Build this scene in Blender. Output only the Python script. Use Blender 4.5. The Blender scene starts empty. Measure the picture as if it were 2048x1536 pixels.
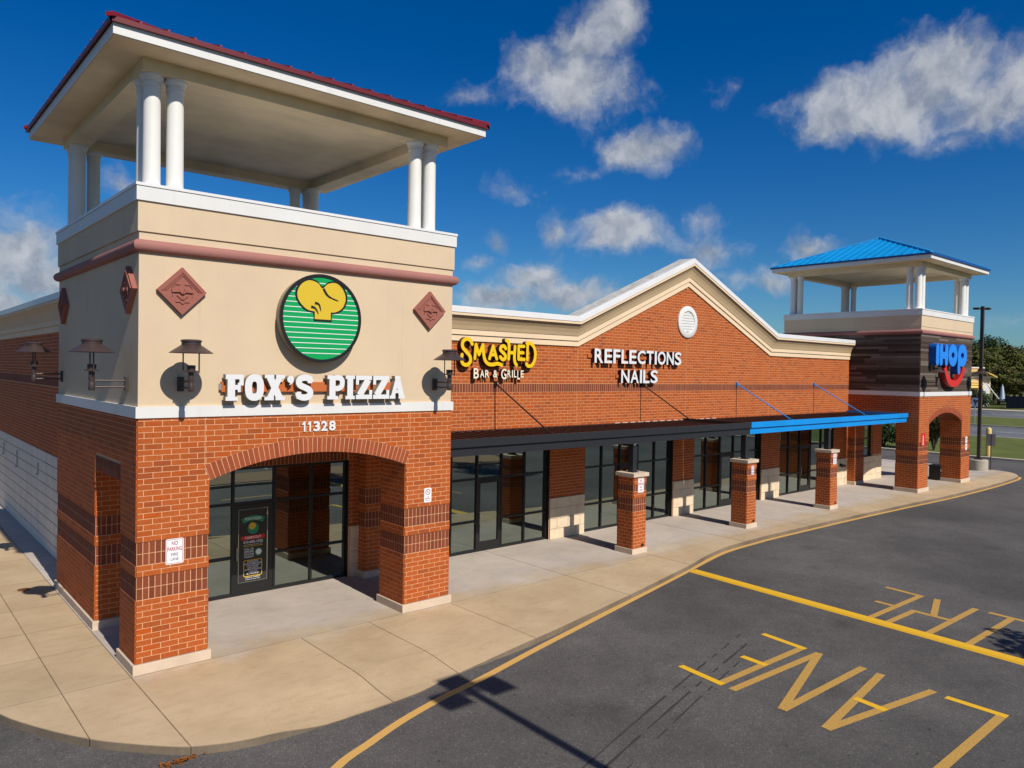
import bpy, bmesh, math, random
from mathutils import Vector, Matrix
random.seed(7)
R = math.radians
S = bpy.context.scene
COL = S.collection

# ------------------------------------------------------------------ camera
CAM = Vector((-3.707, -14.150, 5.439)); F_PX = 1504.94; YAW, PITCH, ROLL = R(41.118), R(0.999), R(0.977)
fw = Vector((math.sin(YAW)*math.cos(PITCH), math.cos(YAW)*math.cos(PITCH), -math.sin(PITCH)))
rt0 = Vector((math.cos(YAW), -math.sin(YAW), 0)); up0 = rt0.cross(fw)
rt = math.cos(ROLL)*rt0 + math.sin(ROLL)*up0; up = -math.sin(ROLL)*rt0 + math.cos(ROLL)*up0
cam = bpy.data.objects.new('camera', bpy.data.cameras.new('camera')); COL.objects.link(cam)
cam.data.sensor_width = 36; cam.data.lens = 36*F_PX/2048; cam.data.clip_end = 3000; cam.data.clip_start = .1
cam.matrix_world = Matrix(((rt.x, up.x, -fw.x, CAM.x), (rt.y, up.y, -fw.y, CAM.y), (rt.z, up.z, -fw.z, CAM.z), (0, 0, 0, 1)))
S.camera = cam
def ray(u, v): return (fw + rt*((u-1024)/F_PX) - up*((v-768)/F_PX)).normalized()

# ------------------------------------------------------------------ light
SUN_DIR = Vector((.035, 1, -.93)).normalized()
EL = math.asin(-SUN_DIR.z)
sun = bpy.data.objects.new('sun', bpy.data.lights.new('sun', 'SUN')); COL.objects.link(sun)
sun.data.energy = 5.0; sun.data.angle = R(.5); sun.data.color = (1, .93, .82)
sun.rotation_euler = SUN_DIR.to_track_quat('-Z', 'Y').to_euler()
S.view_settings.view_transform = 'Standard'; S.view_settings.look = 'None'
S.view_settings.gamma = 1; S.view_settings.exposure = 0.0; S.view_settings.use_curve_mapping = False

S.cycles.max_bounces = 6; S.cycles.diffuse_bounces = 3; S.cycles.glossy_bounces = 3; S.cycles.transparent_max_bounces = 8; S.cycles.caustics_reflective = False; S.cycles.caustics_refractive = False
W = bpy.data.worlds.new('World'); S.world = W; W.use_nodes = True
nt = W.node_tree; nt.nodes.clear()
def N(t, **k):
    n = nt.nodes.new(t)
    for a, b in k.items(): setattr(n, a, b)
    return n
def LK(a, b): nt.links.new(a, b)
def M(op, a, b=None, c=None, clamp=False):
    n = N('ShaderNodeMath', operation=op, use_clamp=clamp)
    for i, x in enumerate((a, b, c)):
        if x is None: continue
        if isinstance(x, (int, float)): n.inputs[i].default_value = x
        else: LK(x, n.inputs[i])
    return n.outputs[0]
sky = N('ShaderNodeTexSky', sky_type='NISHITA', sun_disc=False, sun_elevation=EL, sun_rotation=math.pi)
sky.altitude = 50; sky.air_density = 1.0; sky.dust_density = .35; sky.ozone_density = 2.6
hs = N('ShaderNodeHueSaturation'); hs.inputs['Saturation'].default_value = 1.5; hs.inputs['Value'].default_value = 1.0
LK(sky.outputs[0], hs.inputs['Color'])
tint = N('ShaderNodeMix', data_type='RGBA', blend_type='MULTIPLY'); tint.inputs['Factor'].default_value = 1; tint.inputs['B'].default_value = (.70, 1.12, 1.5, 1); LK(hs.outputs[0], tint.inputs['A'])
geo = N('ShaderNodeNewGeometry'); tc = N('ShaderNodeTexCoord')
DIR = tc.outputs['Generated']
nz = N('ShaderNodeTexNoise'); nz.inputs['Scale'].default_value = 9; nz.inputs['Detail'].default_value = 7; nz.inputs['Roughness'].default_value = .62
LK(DIR, nz.inputs['Vector'])
vs = N('ShaderNodeVectorMath', operation='MULTIPLY_ADD'); LK(nz.outputs['Color'], vs.inputs[0])
vs.inputs[1].default_value = (.075, .075, .075); 
va = N('ShaderNodeVectorMath', operation='ADD'); LK(DIR, va.inputs[0]); va.inputs[1].default_value = (-.0375, -.0375, -.0375)
LK(va.outputs[0], vs.inputs[2])
WD = vs.outputs[0]
# clouds of this sky: where they stand, as directions with angular half sizes
CL = [(1150,165,150,85,1),(1070,135,80,60,.9),(1235,50,75,55,.9),(1180,85,90,60,.9),(940,195,60,26,.35),(1290,300,105,46,.9),(1240,295,55,40,.8),
 (1800,205,190,80,1),(1885,145,115,75,1.05),(1680,245,105,58,.95),(1980,215,90,62,.9),(2060,160,70,75,.9),(1640,205,80,45,.6),(1930,285,120,26,.4),
 (1210,470,140,62,.85),(1105,462,50,28,.6),(985,487,52,28,.55),(1075,550,85,52,.9),(1150,590,100,42,.95),(1000,598,110,38,1),(1230,610,70,30,.8),(1420,500,85,42,.7),(1420,440,60,28,.35),
 (1625,488,62,40,.85),(1015,378,60,26,.3),(1555,572,48,28,.6),(1395,180,52,20,.22),(1480,560,60,22,.4),(960,528,40,20,.5),(1150,340,50,18,.2),
 (40,500,130,70,1),(95,560,110,60,.9),(-40,420,80,50,.8),(0,600,200,30,.9),(240,372,46,34,.5),(2040,640,70,22,.3),(-60,500,150,110,1)]
elems = [(ray(u, v), a/F_PX, b/F_PX, s) for u, v, a, b, s in CL]
for k in range(20):   # unseen clouds added outside the view, to fill the shadows with neutral light
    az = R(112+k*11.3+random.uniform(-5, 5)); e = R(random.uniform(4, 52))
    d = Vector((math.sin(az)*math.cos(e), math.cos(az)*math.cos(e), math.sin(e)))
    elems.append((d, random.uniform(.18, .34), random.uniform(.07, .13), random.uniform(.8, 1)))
acc = None; hacc = None
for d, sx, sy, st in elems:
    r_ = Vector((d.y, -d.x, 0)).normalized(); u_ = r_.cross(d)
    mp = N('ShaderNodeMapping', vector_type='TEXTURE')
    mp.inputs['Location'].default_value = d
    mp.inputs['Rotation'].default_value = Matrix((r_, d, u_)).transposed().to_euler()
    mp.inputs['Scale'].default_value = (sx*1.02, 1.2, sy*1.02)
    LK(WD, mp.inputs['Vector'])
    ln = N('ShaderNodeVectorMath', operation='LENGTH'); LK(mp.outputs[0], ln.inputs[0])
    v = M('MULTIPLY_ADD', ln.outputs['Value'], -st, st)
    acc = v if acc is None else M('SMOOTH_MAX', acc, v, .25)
n2 = N('ShaderNodeTexNoise'); n2.inputs['Scale'].default_value = 21; n2.inputs['Detail'].default_value = 9; n2.inputs['Roughness'].default_value = .58
LK(WD, n2.inputs['Vector'])
dens = M('ADD', acc, M('MULTIPLY_ADD', n2.outputs[0], 1.25, -.66))
mr = N('ShaderNodeMapRange', interpolation_type='SMOOTHSTEP'); LK(dens, mr.inputs[0])
mr.inputs[1].default_value = -.06; mr.inputs[2].default_value = .72; mr.inputs[3].default_value = 0; mr.inputs[4].default_value = .92
n3 = N('ShaderNodeTexNoise'); n3.inputs['Scale'].default_value = 7; n3.inputs['Detail'].default_value = 6
LK(WD, n3.inputs['Vector'])
vu = N('ShaderNodeVectorMath', operation='ADD'); LK(WD, vu.inputs[0]); vu.inputs[1].default_value = (-.006, -.004, .020)
n4 = N('ShaderNodeTexNoise'); n4.inputs['Scale'].default_value = 21; n4.inputs['Detail'].default_value = 5; n4.inputs['Roughness'].default_value = .58
LK(vu.outputs[0], n4.inputs['Vector'])
relief = M('SUBTRACT', n2.outputs[0], n4.outputs[0])      # tops of the puffs catch the light, undersides stay grey
shade = N('ShaderNodeMapRange'); LK(M('ADD', M('MULTIPLY', relief, 1.5), n3.outputs[0]), shade.inputs[0])
shade.inputs[1].default_value = .28; shade.inputs[2].default_value = .80
cc = N('ShaderNodeMix', data_type='RGBA'); LK(shade.outputs[0], cc.inputs['Factor'])
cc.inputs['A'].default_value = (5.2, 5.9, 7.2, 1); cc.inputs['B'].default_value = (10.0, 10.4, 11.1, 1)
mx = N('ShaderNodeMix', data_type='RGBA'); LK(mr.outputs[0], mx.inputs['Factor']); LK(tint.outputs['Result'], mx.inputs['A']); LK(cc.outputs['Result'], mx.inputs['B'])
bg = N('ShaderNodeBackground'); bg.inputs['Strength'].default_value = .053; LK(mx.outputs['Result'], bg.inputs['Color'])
wo = N('ShaderNodeOutputWorld'); LK(bg.outputs[0], wo.inputs['Surface'])

# ------------------------------------------------------------------ materials
MATS = {}
def newmat(name):
    m = bpy.data.materials.new(name); m.use_nodes = True; MATS[name] = m
    return m, m.node_tree, m.node_tree.nodes['Principled BSDF']
def pm(name, col, rough=.7, var=.12, scale=3, bump=0., bscale=60, spec=.3, metal=0, var2=0., scale2=.5, col2=None, streak=0, runs=0):
    m, t, b = newmat(name); nd = t.nodes; lk = t.links.new
    b.inputs['Roughness'].default_value = rough; b.inputs['Specular IOR Level'].default_value = spec; b.inputs['Metallic'].default_value = metal
    g = nd.new('ShaderNodeNewGeometry'); P = g.outputs['Position']
    n1 = nd.new('ShaderNodeTexNoise'); n1.inputs['Scale'].default_value = scale; n1.inputs['Detail'].default_value = 8; n1.inputs['Roughness'].default_value = .65
    lk(P, n1.inputs['Vector'])
    mxn = nd.new('ShaderNodeMix'); mxn.data_type = 'RGBA'; lk(n1.outputs[0], mxn.inputs['Factor'])
    c2 = col2 or tuple(c*(1+var) for c in col); c1 = tuple(c*(1-var) for c in col)
    mxn.inputs['A'].default_value = (*c1, 1); mxn.inputs['B'].default_value = (*c2, 1)
    out = mxn.outputs['Result']
    if var2:
        n2 = nd.new('ShaderNodeTexNoise'); n2.inputs['Scale'].default_value = scale2; n2.inputs['Detail'].default_value = 5
        if streak:
            mp = nd.new('ShaderNodeMapping'); mp.inputs['Scale'].default_value = (streak, streak, .25); lk(P, mp.inputs['Vector']); lk(mp.outputs[0], n2.inputs['Vector'])
        else: lk(P, n2.inputs['Vector'])
        r = nd.new('ShaderNodeMapRange'); lk(n2.outputs[0], r.inputs[0]); r.inputs[1].default_value = .35; r.inputs[2].default_value = .7
        r.inputs[3].default_value = 1+var2*.3; r.inputs[4].default_value = 1-var2
        ml = nd.new('ShaderNodeMix'); ml.data_type = 'RGBA'; ml.blend_type = 'MULTIPLY'; ml.inputs['Factor'].default_value = 1
        lk(out, ml.inputs['A']); lk(r.outputs[0], ml.inputs['B']); out = ml.outputs['Result']
    if runs:
        mp = nd.new('ShaderNodeMapping'); mp.inputs['Scale'].default_value = (5, 5, .16); lk(P, mp.inputs['Vector'])
        n5 = nd.new('ShaderNodeTexNoise'); n5.inputs['Scale'].default_value = 1.6; n5.inputs['Detail'].default_value = 7; n5.inputs['Roughness'].default_value = .7; lk(mp.outputs[0], n5.inputs['Vector'])
        r5 = nd.new('ShaderNodeMapRange'); lk(n5.outputs[0], r5.inputs[0]); r5.inputs[1].default_value = .58; r5.inputs[2].default_value = .74; r5.inputs[3].default_value = 1; r5.inputs[4].default_value = 1-runs
        m5 = nd.new('ShaderNodeMix'); m5.data_type = 'RGBA'; m5.blend_type = 'MULTIPLY'; m5.inputs['Factor'].default_value = 1
        lk(out, m5.inputs['A']); lk(r5.outputs[0], m5.inputs['B']); out = m5.outputs['Result']
    lk(out, b.inputs['Base Color'])
    if bump:
        n3 = nd.new('ShaderNodeTexNoise'); n3.inputs['Scale'].default_value = bscale; n3.inputs['Detail'].default_value = 4; lk(P, n3.inputs['Vector'])
        bp = nd.new('ShaderNodeBump'); bp.inputs['Strength'].default_value = bump; bp.inputs['Distance'].default_value = .01
        lk(n3.outputs[0], bp.inputs['Height']); lk(bp.outputs[0], b.inputs['Normal'])
    return m
def brickmat(name, stops, rough=.75):
    m, t, b = newmat(name); nd = t.nodes; lk = t.links.new
    at = nd.new('ShaderNodeAttribute'); at.attribute_name = 'rnd'; oi = nd.new('ShaderNodeObjectInfo')
    ad = nd.new('ShaderNodeMath'); ad.operation = 'ADD'; lk(at.outputs['Fac'], ad.inputs[0]); lk(oi.outputs['Random'], ad.inputs[1])
    fr = nd.new('ShaderNodeMath'); fr.operation = 'FRACT'; lk(ad.outputs[0], fr.inputs[0])
    rp = nd.new('ShaderNodeValToRGB'); e = rp.color_ramp.elements
    e[0].position = 0; e[0].color = (*stops[0][1], 1); e[1].position = stops[-1][0]; e[1].color = (*stops[-1][1], 1)
    for p, c in stops[1:-1]: x = e.new(p); x.color = (*c, 1)
    lk(fr.outputs[0], rp.inputs[0])
    g = nd.new('ShaderNodeNewGeometry'); n1 = nd.new('ShaderNodeTexNoise'); n1.inputs['Scale'].default_value = 35; n1.inputs['Detail'].default_value = 6; lk(g.outputs['Position'], n1.inputs['Vector'])
    r = nd.new('ShaderNodeMapRange'); lk(n1.outputs[0], r.inputs[0]); r.inputs[1].default_value = .3; r.inputs[2].default_value = .7; r.inputs[3].default_value = .84; r.inputs[4].default_value = 1.14
    ml = nd.new('ShaderNodeMix'); ml.data_type = 'RGBA'; ml.blend_type = 'MULTIPLY'; ml.inputs['Factor'].default_value = 1
    lk(rp.outputs[0], ml.inputs['A']); lk(r.outputs[0], ml.inputs['B']); lk(ml.outputs['Result'], b.inputs['Base Color'])
    b.inputs['Roughness'].default_value = rough; b.inputs['Specular IOR Level'].default_value = .25
    bp = nd.new('ShaderNodeBump'); bp.inputs['Strength'].default_value = .25; bp.inputs['Distance'].default_value = .004; lk(n1.outputs[0], bp.inputs['Height']); lk(bp.outputs[0], b.inputs['Normal'])
    return m
brickmat('brick', [(0, (.30, .068, .017)), (.25, (.39, .088, .017)), (.7, (.43, .102, .021)), (.9, (.36, .078, .014)), (1, (.44, .083, .008))])
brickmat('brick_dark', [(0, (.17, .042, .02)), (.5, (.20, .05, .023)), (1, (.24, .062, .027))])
pm('mortar', (.72, .41, .225), .9, .08, 8, .3, 120)
pm('stucco', (.64, .50, .345), .9, .05, 2.2, .45, 130, var2=.05, scale2=.8, runs=.16)
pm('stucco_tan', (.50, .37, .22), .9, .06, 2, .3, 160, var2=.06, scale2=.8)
pm('cream', (.76, .59, .40), .85, .05, 2.5, .2, 120, var2=.06, scale2=.7)
pm('soffit', (.72, .60, .40), .9, .10, 2.6, .35, 90, var2=.20, scale2=.7)
pm('white_trim', (.69, .69, .68), .6, .03, 3, .1, 60, var2=.05, scale2=1.2, runs=.14)
pm('white_coping', (.72, .72, .73), .45, .03, 3, var2=.06, scale2=1.5)
pm('column_white', (.74, .735, .71), .5, .03, 3, var2=.06, scale2=1.0, runs=.22)
pm('mauve', (.33, .145, .125), .8, .07, 6, .3, 120, var2=.1, scale2=1)
pm('terracotta', (.31, .112, .085), .85, .06, 8, .3, 90)
pm('bronze', (.052, .034, .032), .45, .15, 10, spec=.5)
pm('roof_red', (.22, .010, .018), .4, .1, 4, spec=.5)
pm('roof_red_dark', (.13, .006, .014), .45, .15, 5, spec=.4)
pm('roof_blue_dark', (.004, .06, .25), .45, .1, 5, spec=.4)
pm('roof_blue', (.004, .27, .62), .4, .08, 2.5, spec=.5, var2=.12, scale2=.8)
pm('blue_paint', (.002, .26, .72), .45, .08, 2, spec=.4, var2=.12, scale2=.9)
pm('black_paint', (.020, .021, .026), .45, .15, 4, spec=.4)
pm('awning_brown', (.055, .026, .022), .5, .2, 5, spec=.4)
pm('frame_black', (.012, .012, .013), .4, .1, 4, spec=.45)
pm('caststone', (.62, .50, .38), .85, .08, 6, .3, 80, var2=.12, scale2=2)
pm('stone', (.72, .59, .42), .9, .10, 5, .9, 26, var2=.12, scale2=3)
pm('stone_joint', (.45, .36, .26), .95, .05, 9)
pm('block', (.68, .64, .56), .85, .06, 5, .35, 70, var2=.12, scale2=1.2, streak=2)
pm('block_joint', (.05, .04, .038), .9, .05, 5)
pm('interior', (.22, .23, .20), .8, .1, 1.5)
pm('interior_floor', (.40, .44, .38), .5, .1, 2)
pm('rubber_roof', (.50, .49, .46), .9, .3, 5, .6, 9, var2=.25, scale2=3)
pm('steel', (.45, .47, .5), .4, .1, 8, metal=.6)
pm('letter_white', (.70, .71, .73), .35, .02, 3, spec=.4)
pm('letter_back', (.30, .27, .20), .5, .1, 6)
pm('raceway', (.50, .135, .04), .5, .05, 4)
pm('sign_yellow', (.80, .52, .008), .35, .03, 3, spec=.4)
pm('sign_cream', (.80, .74, .58), .4, .03, 3)
pm('maroon_side', (.06, .012, .02), .5, .1, 4)
pm('sign_green', (.004, .33, .09), .35, .03, 3, spec=.4)
pm('hat_yellow', (.64, .45, .03), .35, .03, 3, spec=.4)
pm('sign_black', (.012, .012, .012), .4, .1, 3, spec=.4)
pm('sign_blue', (.008, .22, .80), .3, .03, 3, spec=.45)
pm('sign_blue_side', (.006, .09, .42), .4, .05, 3)
pm('sign_red', (.62, .008, .008), .3, .04, 3, spec=.5)
pm('sign_red_dark', (.30, .01, .012), .4, .05, 3)
pm('print_red', (.36, .01, .07), .5, .03, 3)
pm('print_grey', (.16, .13, .2), .5, .03, 3)
pm('print_green', (.02, .26, .12), .5, .05, 3)
pm('print_dark', (.035, .032, .03), .45, .1, 3)
pm('plate_white', (.80, .81, .82), .35, .03, 6)
pm('wood', (.085, .062, .048), .85, .45, 2.5, .6, 40, var2=.35, scale2=3)
pm('rust', (.16, .055, .02), .8, .3, 12, .3, 60)
pm('concrete_grey', (.40, .36, .30), .9, .12, 5, .3, 60, var2=.1, scale2=2)
pm('bin_black', (.02, .02, .02), .5, .1, 5)
pm('bollard_yellow', (.70, .50, .16), .6, .06, 4)
pm('fence_dark', (.005, .007, .012), .9, .2, 6, spec=0)
pm('umbrella_cloth', (.45, .5, .62), .8, .15, 4)
pm('far_cream', (.66, .50, .30), .8, .06, 2)
pm('far_yellow', (.72, .48, .12), .7, .06, 2)
pm('far_white', (.72, .72, .72), .7, .05, 2)
pm('bark', (.10, .075, .05), .9, .25, 8, .5, 25)
pm('mulch', (.30, .19, .11), .95, .3, 14, .8, 40)
pm('kerb_concrete', (.50, .44, .34), .9, .1, 5, .2, 60, var2=.15, scale2=2)

def leafmat(name, c1, c2, c3):
    m, t, b = newmat(name); nd = t.nodes; lk = t.links.new
    at = nd.new('ShaderNodeAttribute'); at.attribute_name = 'rnd'
    rp = nd.new('ShaderNodeValToRGB'); e = rp.color_ramp.elements
    e[0].color = (*c1, 1); e[1].color = (*c3, 1); x = e.new(.5); x.color = (*c2, 1)
    lk(at.outputs['Fac'], rp.inputs[0]); lk(rp.outputs[0], b.inputs['Base Color'])
    b.inputs['Roughness'].default_value = .6; b.inputs['Specular IOR Level'].default_value = .25
leafmat('leaf_dark', (.012, .03, .008), (.025, .055, .012), (.05, .09, .018))
leafmat('leaf_olive', (.03, .045, .008), (.07, .08, .012), (.135, .125, .02))
leafmat('leaf_mixed', (.02, .03, .007), (.055, .055, .010), (.13, .085, .014))
leafmat('leaf_fallen', (.20, .06, .01), (.28, .10, .02), (.14, .04, .01))

def concrete(name, base, dark, pale=None):
    m, t, b = newmat(name); nd = t.nodes; lk = t.links.new
    g = nd.new('ShaderNodeNewGeometry'); P = g.outputs['Position']
    def noise(s, d=8, ro=.6, stretch=None):
        n = nd.new('ShaderNodeTexNoise'); n.inputs['Scale'].default_value = s; n.inputs['Detail'].default_value = d; n.inputs['Roughness'].default_value = ro
        if stretch:
            mp = nd.new('ShaderNodeMapping'); mp.inputs['Scale'].default_value = stretch; mp.inputs['Rotation'].default_value = (0, 0, .35); lk(P, mp.inputs['Vector']); lk(mp.outputs[0], n.inputs['Vector'])
        else: lk(P, n.inputs['Vector'])
        return n.outputs[0]
    def rng(x, a, bb, c, d):
        r = nd.new('ShaderNodeMapRange'); lk(x, r.inputs[0])
        for i, q in enumerate((a, bb, c, d)): r.inputs[i+1].default_value = q
        return r.outputs[0]
    def mix(f, A, B, bt='MIX'):
        x = nd.new('ShaderNodeMix'); x.data_type = 'RGBA'; x.blend_type = bt
        for s_, q in (('Factor', f), ('A', A), ('B', B)):
            if isinstance(q, (int, float)): x.inputs[s_].default_value = q
            elif isinstance(q, tuple): x.inputs[s_].default_value = (*q, 1)
            else: lk(q, x.inputs[s_])
        return x.outputs['Result']
    def blotch(bs, dk):
        c = mix(rng(noise(.7, 6), .35, .68, 0, 1), bs, dk)
        return mix(rng(noise(2.3, 8, .7, (1, 2.5, 1)), .5, .75, 0, .45), c, tuple(q*.70 for q in dk))
    c = blotch(base, dark)
    if pale:
        sx = nd.new('ShaderNodeSeparateXYZ'); lk(P, sx.inputs[0])
        ad = nd.new('ShaderNodeMath'); ad.operation = 'MULTIPLY_ADD'; lk(noise(.9, 6, .6), ad.inputs[0]); ad.inputs[1].default_value = 2.6; lk(sx.outputs[1], ad.inputs[2])
        c = mix(rng(ad.outputs[0], 1.0, 2.1, 0, 1), c, blotch(pale, tuple(q*.82 for q in pale)))
    oi = nd.new('ShaderNodeObjectInfo'); c = mix(1.0, c, rng(oi.outputs['Random'], 0, 1, .91, 1.06), 'MULTIPLY')
    c = mix(1.0, c, rng(noise(55, 4), .3, .7, .88, 1.10), 'MULTIPLY')
    v2 = nd.new('ShaderNodeTexVoronoi'); v2.inputs['Scale'].default_value = 1.7; lk(P, v2.inputs['Vector'])
    c = mix(rng(v2.outputs['Distance'], .02, .035, .55, 0), c, (.10, .08, .06))
    c = mix(rng(noise(5.5, 3, .5), .66, .74, 0, .25), c, tuple(q*1.25 for q in base))
    lk(c, b.inputs['Base Color']); b.inputs['Roughness'].default_value = .88; b.inputs['Specular IOR Level'].default_value = .2
    bp = nd.new('ShaderNodeBump'); bp.inputs['Strength'].default_value = .3; bp.inputs['Distance'].default_value = .004; lk(noise(140, 3), bp.inputs['Height']); lk(bp.outputs[0], b.inputs['Normal'])
concrete('concrete_tan', (.51, .388, .245), (.425, .312, .188))
concrete('concrete_walk', (.51, .388, .245), (.425, .312, .188), (.52, .455, .40))
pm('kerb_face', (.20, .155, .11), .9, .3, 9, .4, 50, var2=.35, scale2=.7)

def asphalt(name, base):
    m, t, b = newmat(name); nd = t.nodes; lk = t.links.new
    g = nd.new('ShaderNodeNewGeometry'); P = g.outputs['Position']
    def noise(s, d=6, ro=.6):
        n = nd.new('ShaderNodeTexNoise'); n.inputs['Scale'].default_value = s; n.inputs['Detail'].default_value = d; n.inputs['Roughness'].default_value = ro; lk(P, n.inputs['Vector']); return n.outputs[0]
    def rng(x, a, bb, c, d):
        r = nd.new('ShaderNodeMapRange'); lk(x, r.inputs[0])
        for i, q in enumerate((a, bb, c, d)): r.inputs[i+1].default_value = q
        return r.outputs[0]
    def mul(A, B):
        x = nd.new('ShaderNodeMath'); x.operation = 'MULTIPLY'; lk(A, x.inputs[0]); lk(B, x.inputs[1]); return x.outputs[0]
    v = mul(mul(rng(noise(.16, 4), .35, .65, .76, 1.22), rng(noise(.55, 5, .65), .3, .7, .86, 1.14)), rng(noise(3, 6, .7), .3, .7, .88, 1.12))
    v = mul(v, rng(noise(38, 3, .6), .3, .7,   .74, 1.26))
    vo = nd.new('ShaderNodeTexVoronoi'); vo.inputs['Scale'].default_value = 70; lk(P, vo.inputs['Vector'])
    sp = nd.new('ShaderNodeSeparateColor'); lk(vo.outputs['Color'], sp.inputs[0])
    stone = rng(sp.outputs[0], .88, .98, 1, 2.0)
    v = mul(v, stone)
    # small dark oil and gum spots
    v2 = nd.new('ShaderNodeTexVoronoi'); v2.inputs['Scale'].default_value = 2.9; lk(P, v2.inputs['Vector'])
    v = mul(v, rng(v2.outputs['Distance'], .055, .085, .35, 1))
    v3 = nd.new('ShaderNodeTexVoronoi'); v3.inputs['Scale'].default_value = .33; lk(P, v3.inputs['Vector'])
    v = mul(v, rng(v3.outputs['Distance'], .03, .16, .72, 1))
    ml = nd.new('ShaderNodeMix'); ml.data_type = 'RGBA'; ml.blend_type = 'MULTIPLY'; ml.inputs['Factor'].default_value = 1; ml.inputs['A'].default_value = (*base, 1); lk(v, ml.inputs['B'])
    lk(ml.outputs['Result'], b.inputs['Base Color']); b.inputs['Roughness'].default_value = .85; b.inputs['Specular IOR Level'].default_value = .3
    bp = nd.new('ShaderNodeBump'); bp.inputs['Strength'].default_value = .5; bp.inputs['Distance'].default_value = .006; lk(noise(90, 3), bp.inputs['Height']); lk(bp.outputs[0], b.inputs['Normal'])
asphalt('asphalt', (.081, .076, .0725))
asphalt('asphalt_road', (.115, .12, .125))
pm('grass', (.085, .115, .018), .9, .35, 6, 1.0, 18, var2=.25, scale2=.35, col2=(.15, .17, .03))
pm('tyre_mark', (.038, .036, .036), .8, .3, 9)
def paint(name, col, worn):
    m, t, b = newmat(name); nd = t.nodes; lk = t.links.new
    g = nd.new('ShaderNodeNewGeometry')
    def noise(s, d):
        n = nd.new('ShaderNodeTexNoise'); n.inputs['Scale'].default_value = s; n.inputs['Detail'].default_value = d; lk(g.outputs['Position'], n.inputs['Vector']); return n.outputs[0]
    r = nd.new('ShaderNodeMapRange'); lk(noise(60, 5), r.inputs[0]); r.inputs[1].default_value = .5; r.inputs[2].default_value = .68; r.inputs[3].default_value = 0; r.inputs[4].default_value = worn
    x = nd.new('ShaderNodeMix'); x.data_type = 'RGBA'; lk(r.outputs[0], x.inputs['Factor']); x.inputs['A'].default_value = (*col, 1); x.inputs['B'].default_value = (.085, .07, .05, 1)
    lk(x.outputs['Result'], b.inputs['Base Color']); b.inputs['Roughness'].default_value = .7
paint('paint_yellow', (.74, .42, .012), .25)
paint('paint_worn', (.50, .29, .06), .8)
paint('paint_kerb', (.62, .36, .10), .35)

def glass():
    m = bpy.data.materials.new('glass'); m.use_nodes = True; MATS['glass'] = m; t = m.node_tree; nd = t.nodes; nd.clear(); lk = t.links.new
    tr = nd.new('ShaderNodeBsdfTransparent'); tr.inputs[0].default_value = (.42, .50, .46, 1)
    gl = nd.new('ShaderNodeBsdfGlossy'); gl.inputs['Roughness'].default_value = 0; gl.inputs['Color'].default_value = (.80, .97, .91, 1)
    g = nd.new('ShaderNodeNewGeometry'); n = nd.new('ShaderNodeTexNoise'); n.inputs['Scale'].default_value = .9; n.inputs['Detail'].default_value = 1; lk(g.outputs['Position'], n.inputs['Vector'])
    bp = nd.new('ShaderNodeBump'); bp.inputs['Strength'].default_value = .06; bp.inputs['Distance'].default_value = .02; lk(n.outputs[0], bp.inputs['Height']); lk(bp.outputs[0], gl.inputs['Normal'])
    lw = nd.new('ShaderNodeFresnel'); lw.inputs[0].default_value = 1.9
    ad = nd.new('ShaderNodeMath'); ad.operation = 'ADD'; lk(lw.outputs[0], ad.inputs[0]); ad.inputs[1].default_value = .26; ad.use_clamp = True
    mx = nd.new('ShaderNodeMixShader'); lk(ad.outputs[0], mx.inputs[0]); lk(tr.outputs[0], mx.inputs[1]); lk(gl.outputs[0], mx.inputs[2])
    o = nd.new('ShaderNodeOutputMaterial'); lk(mx.outputs[0], o.inputs[0])
glass()

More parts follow.
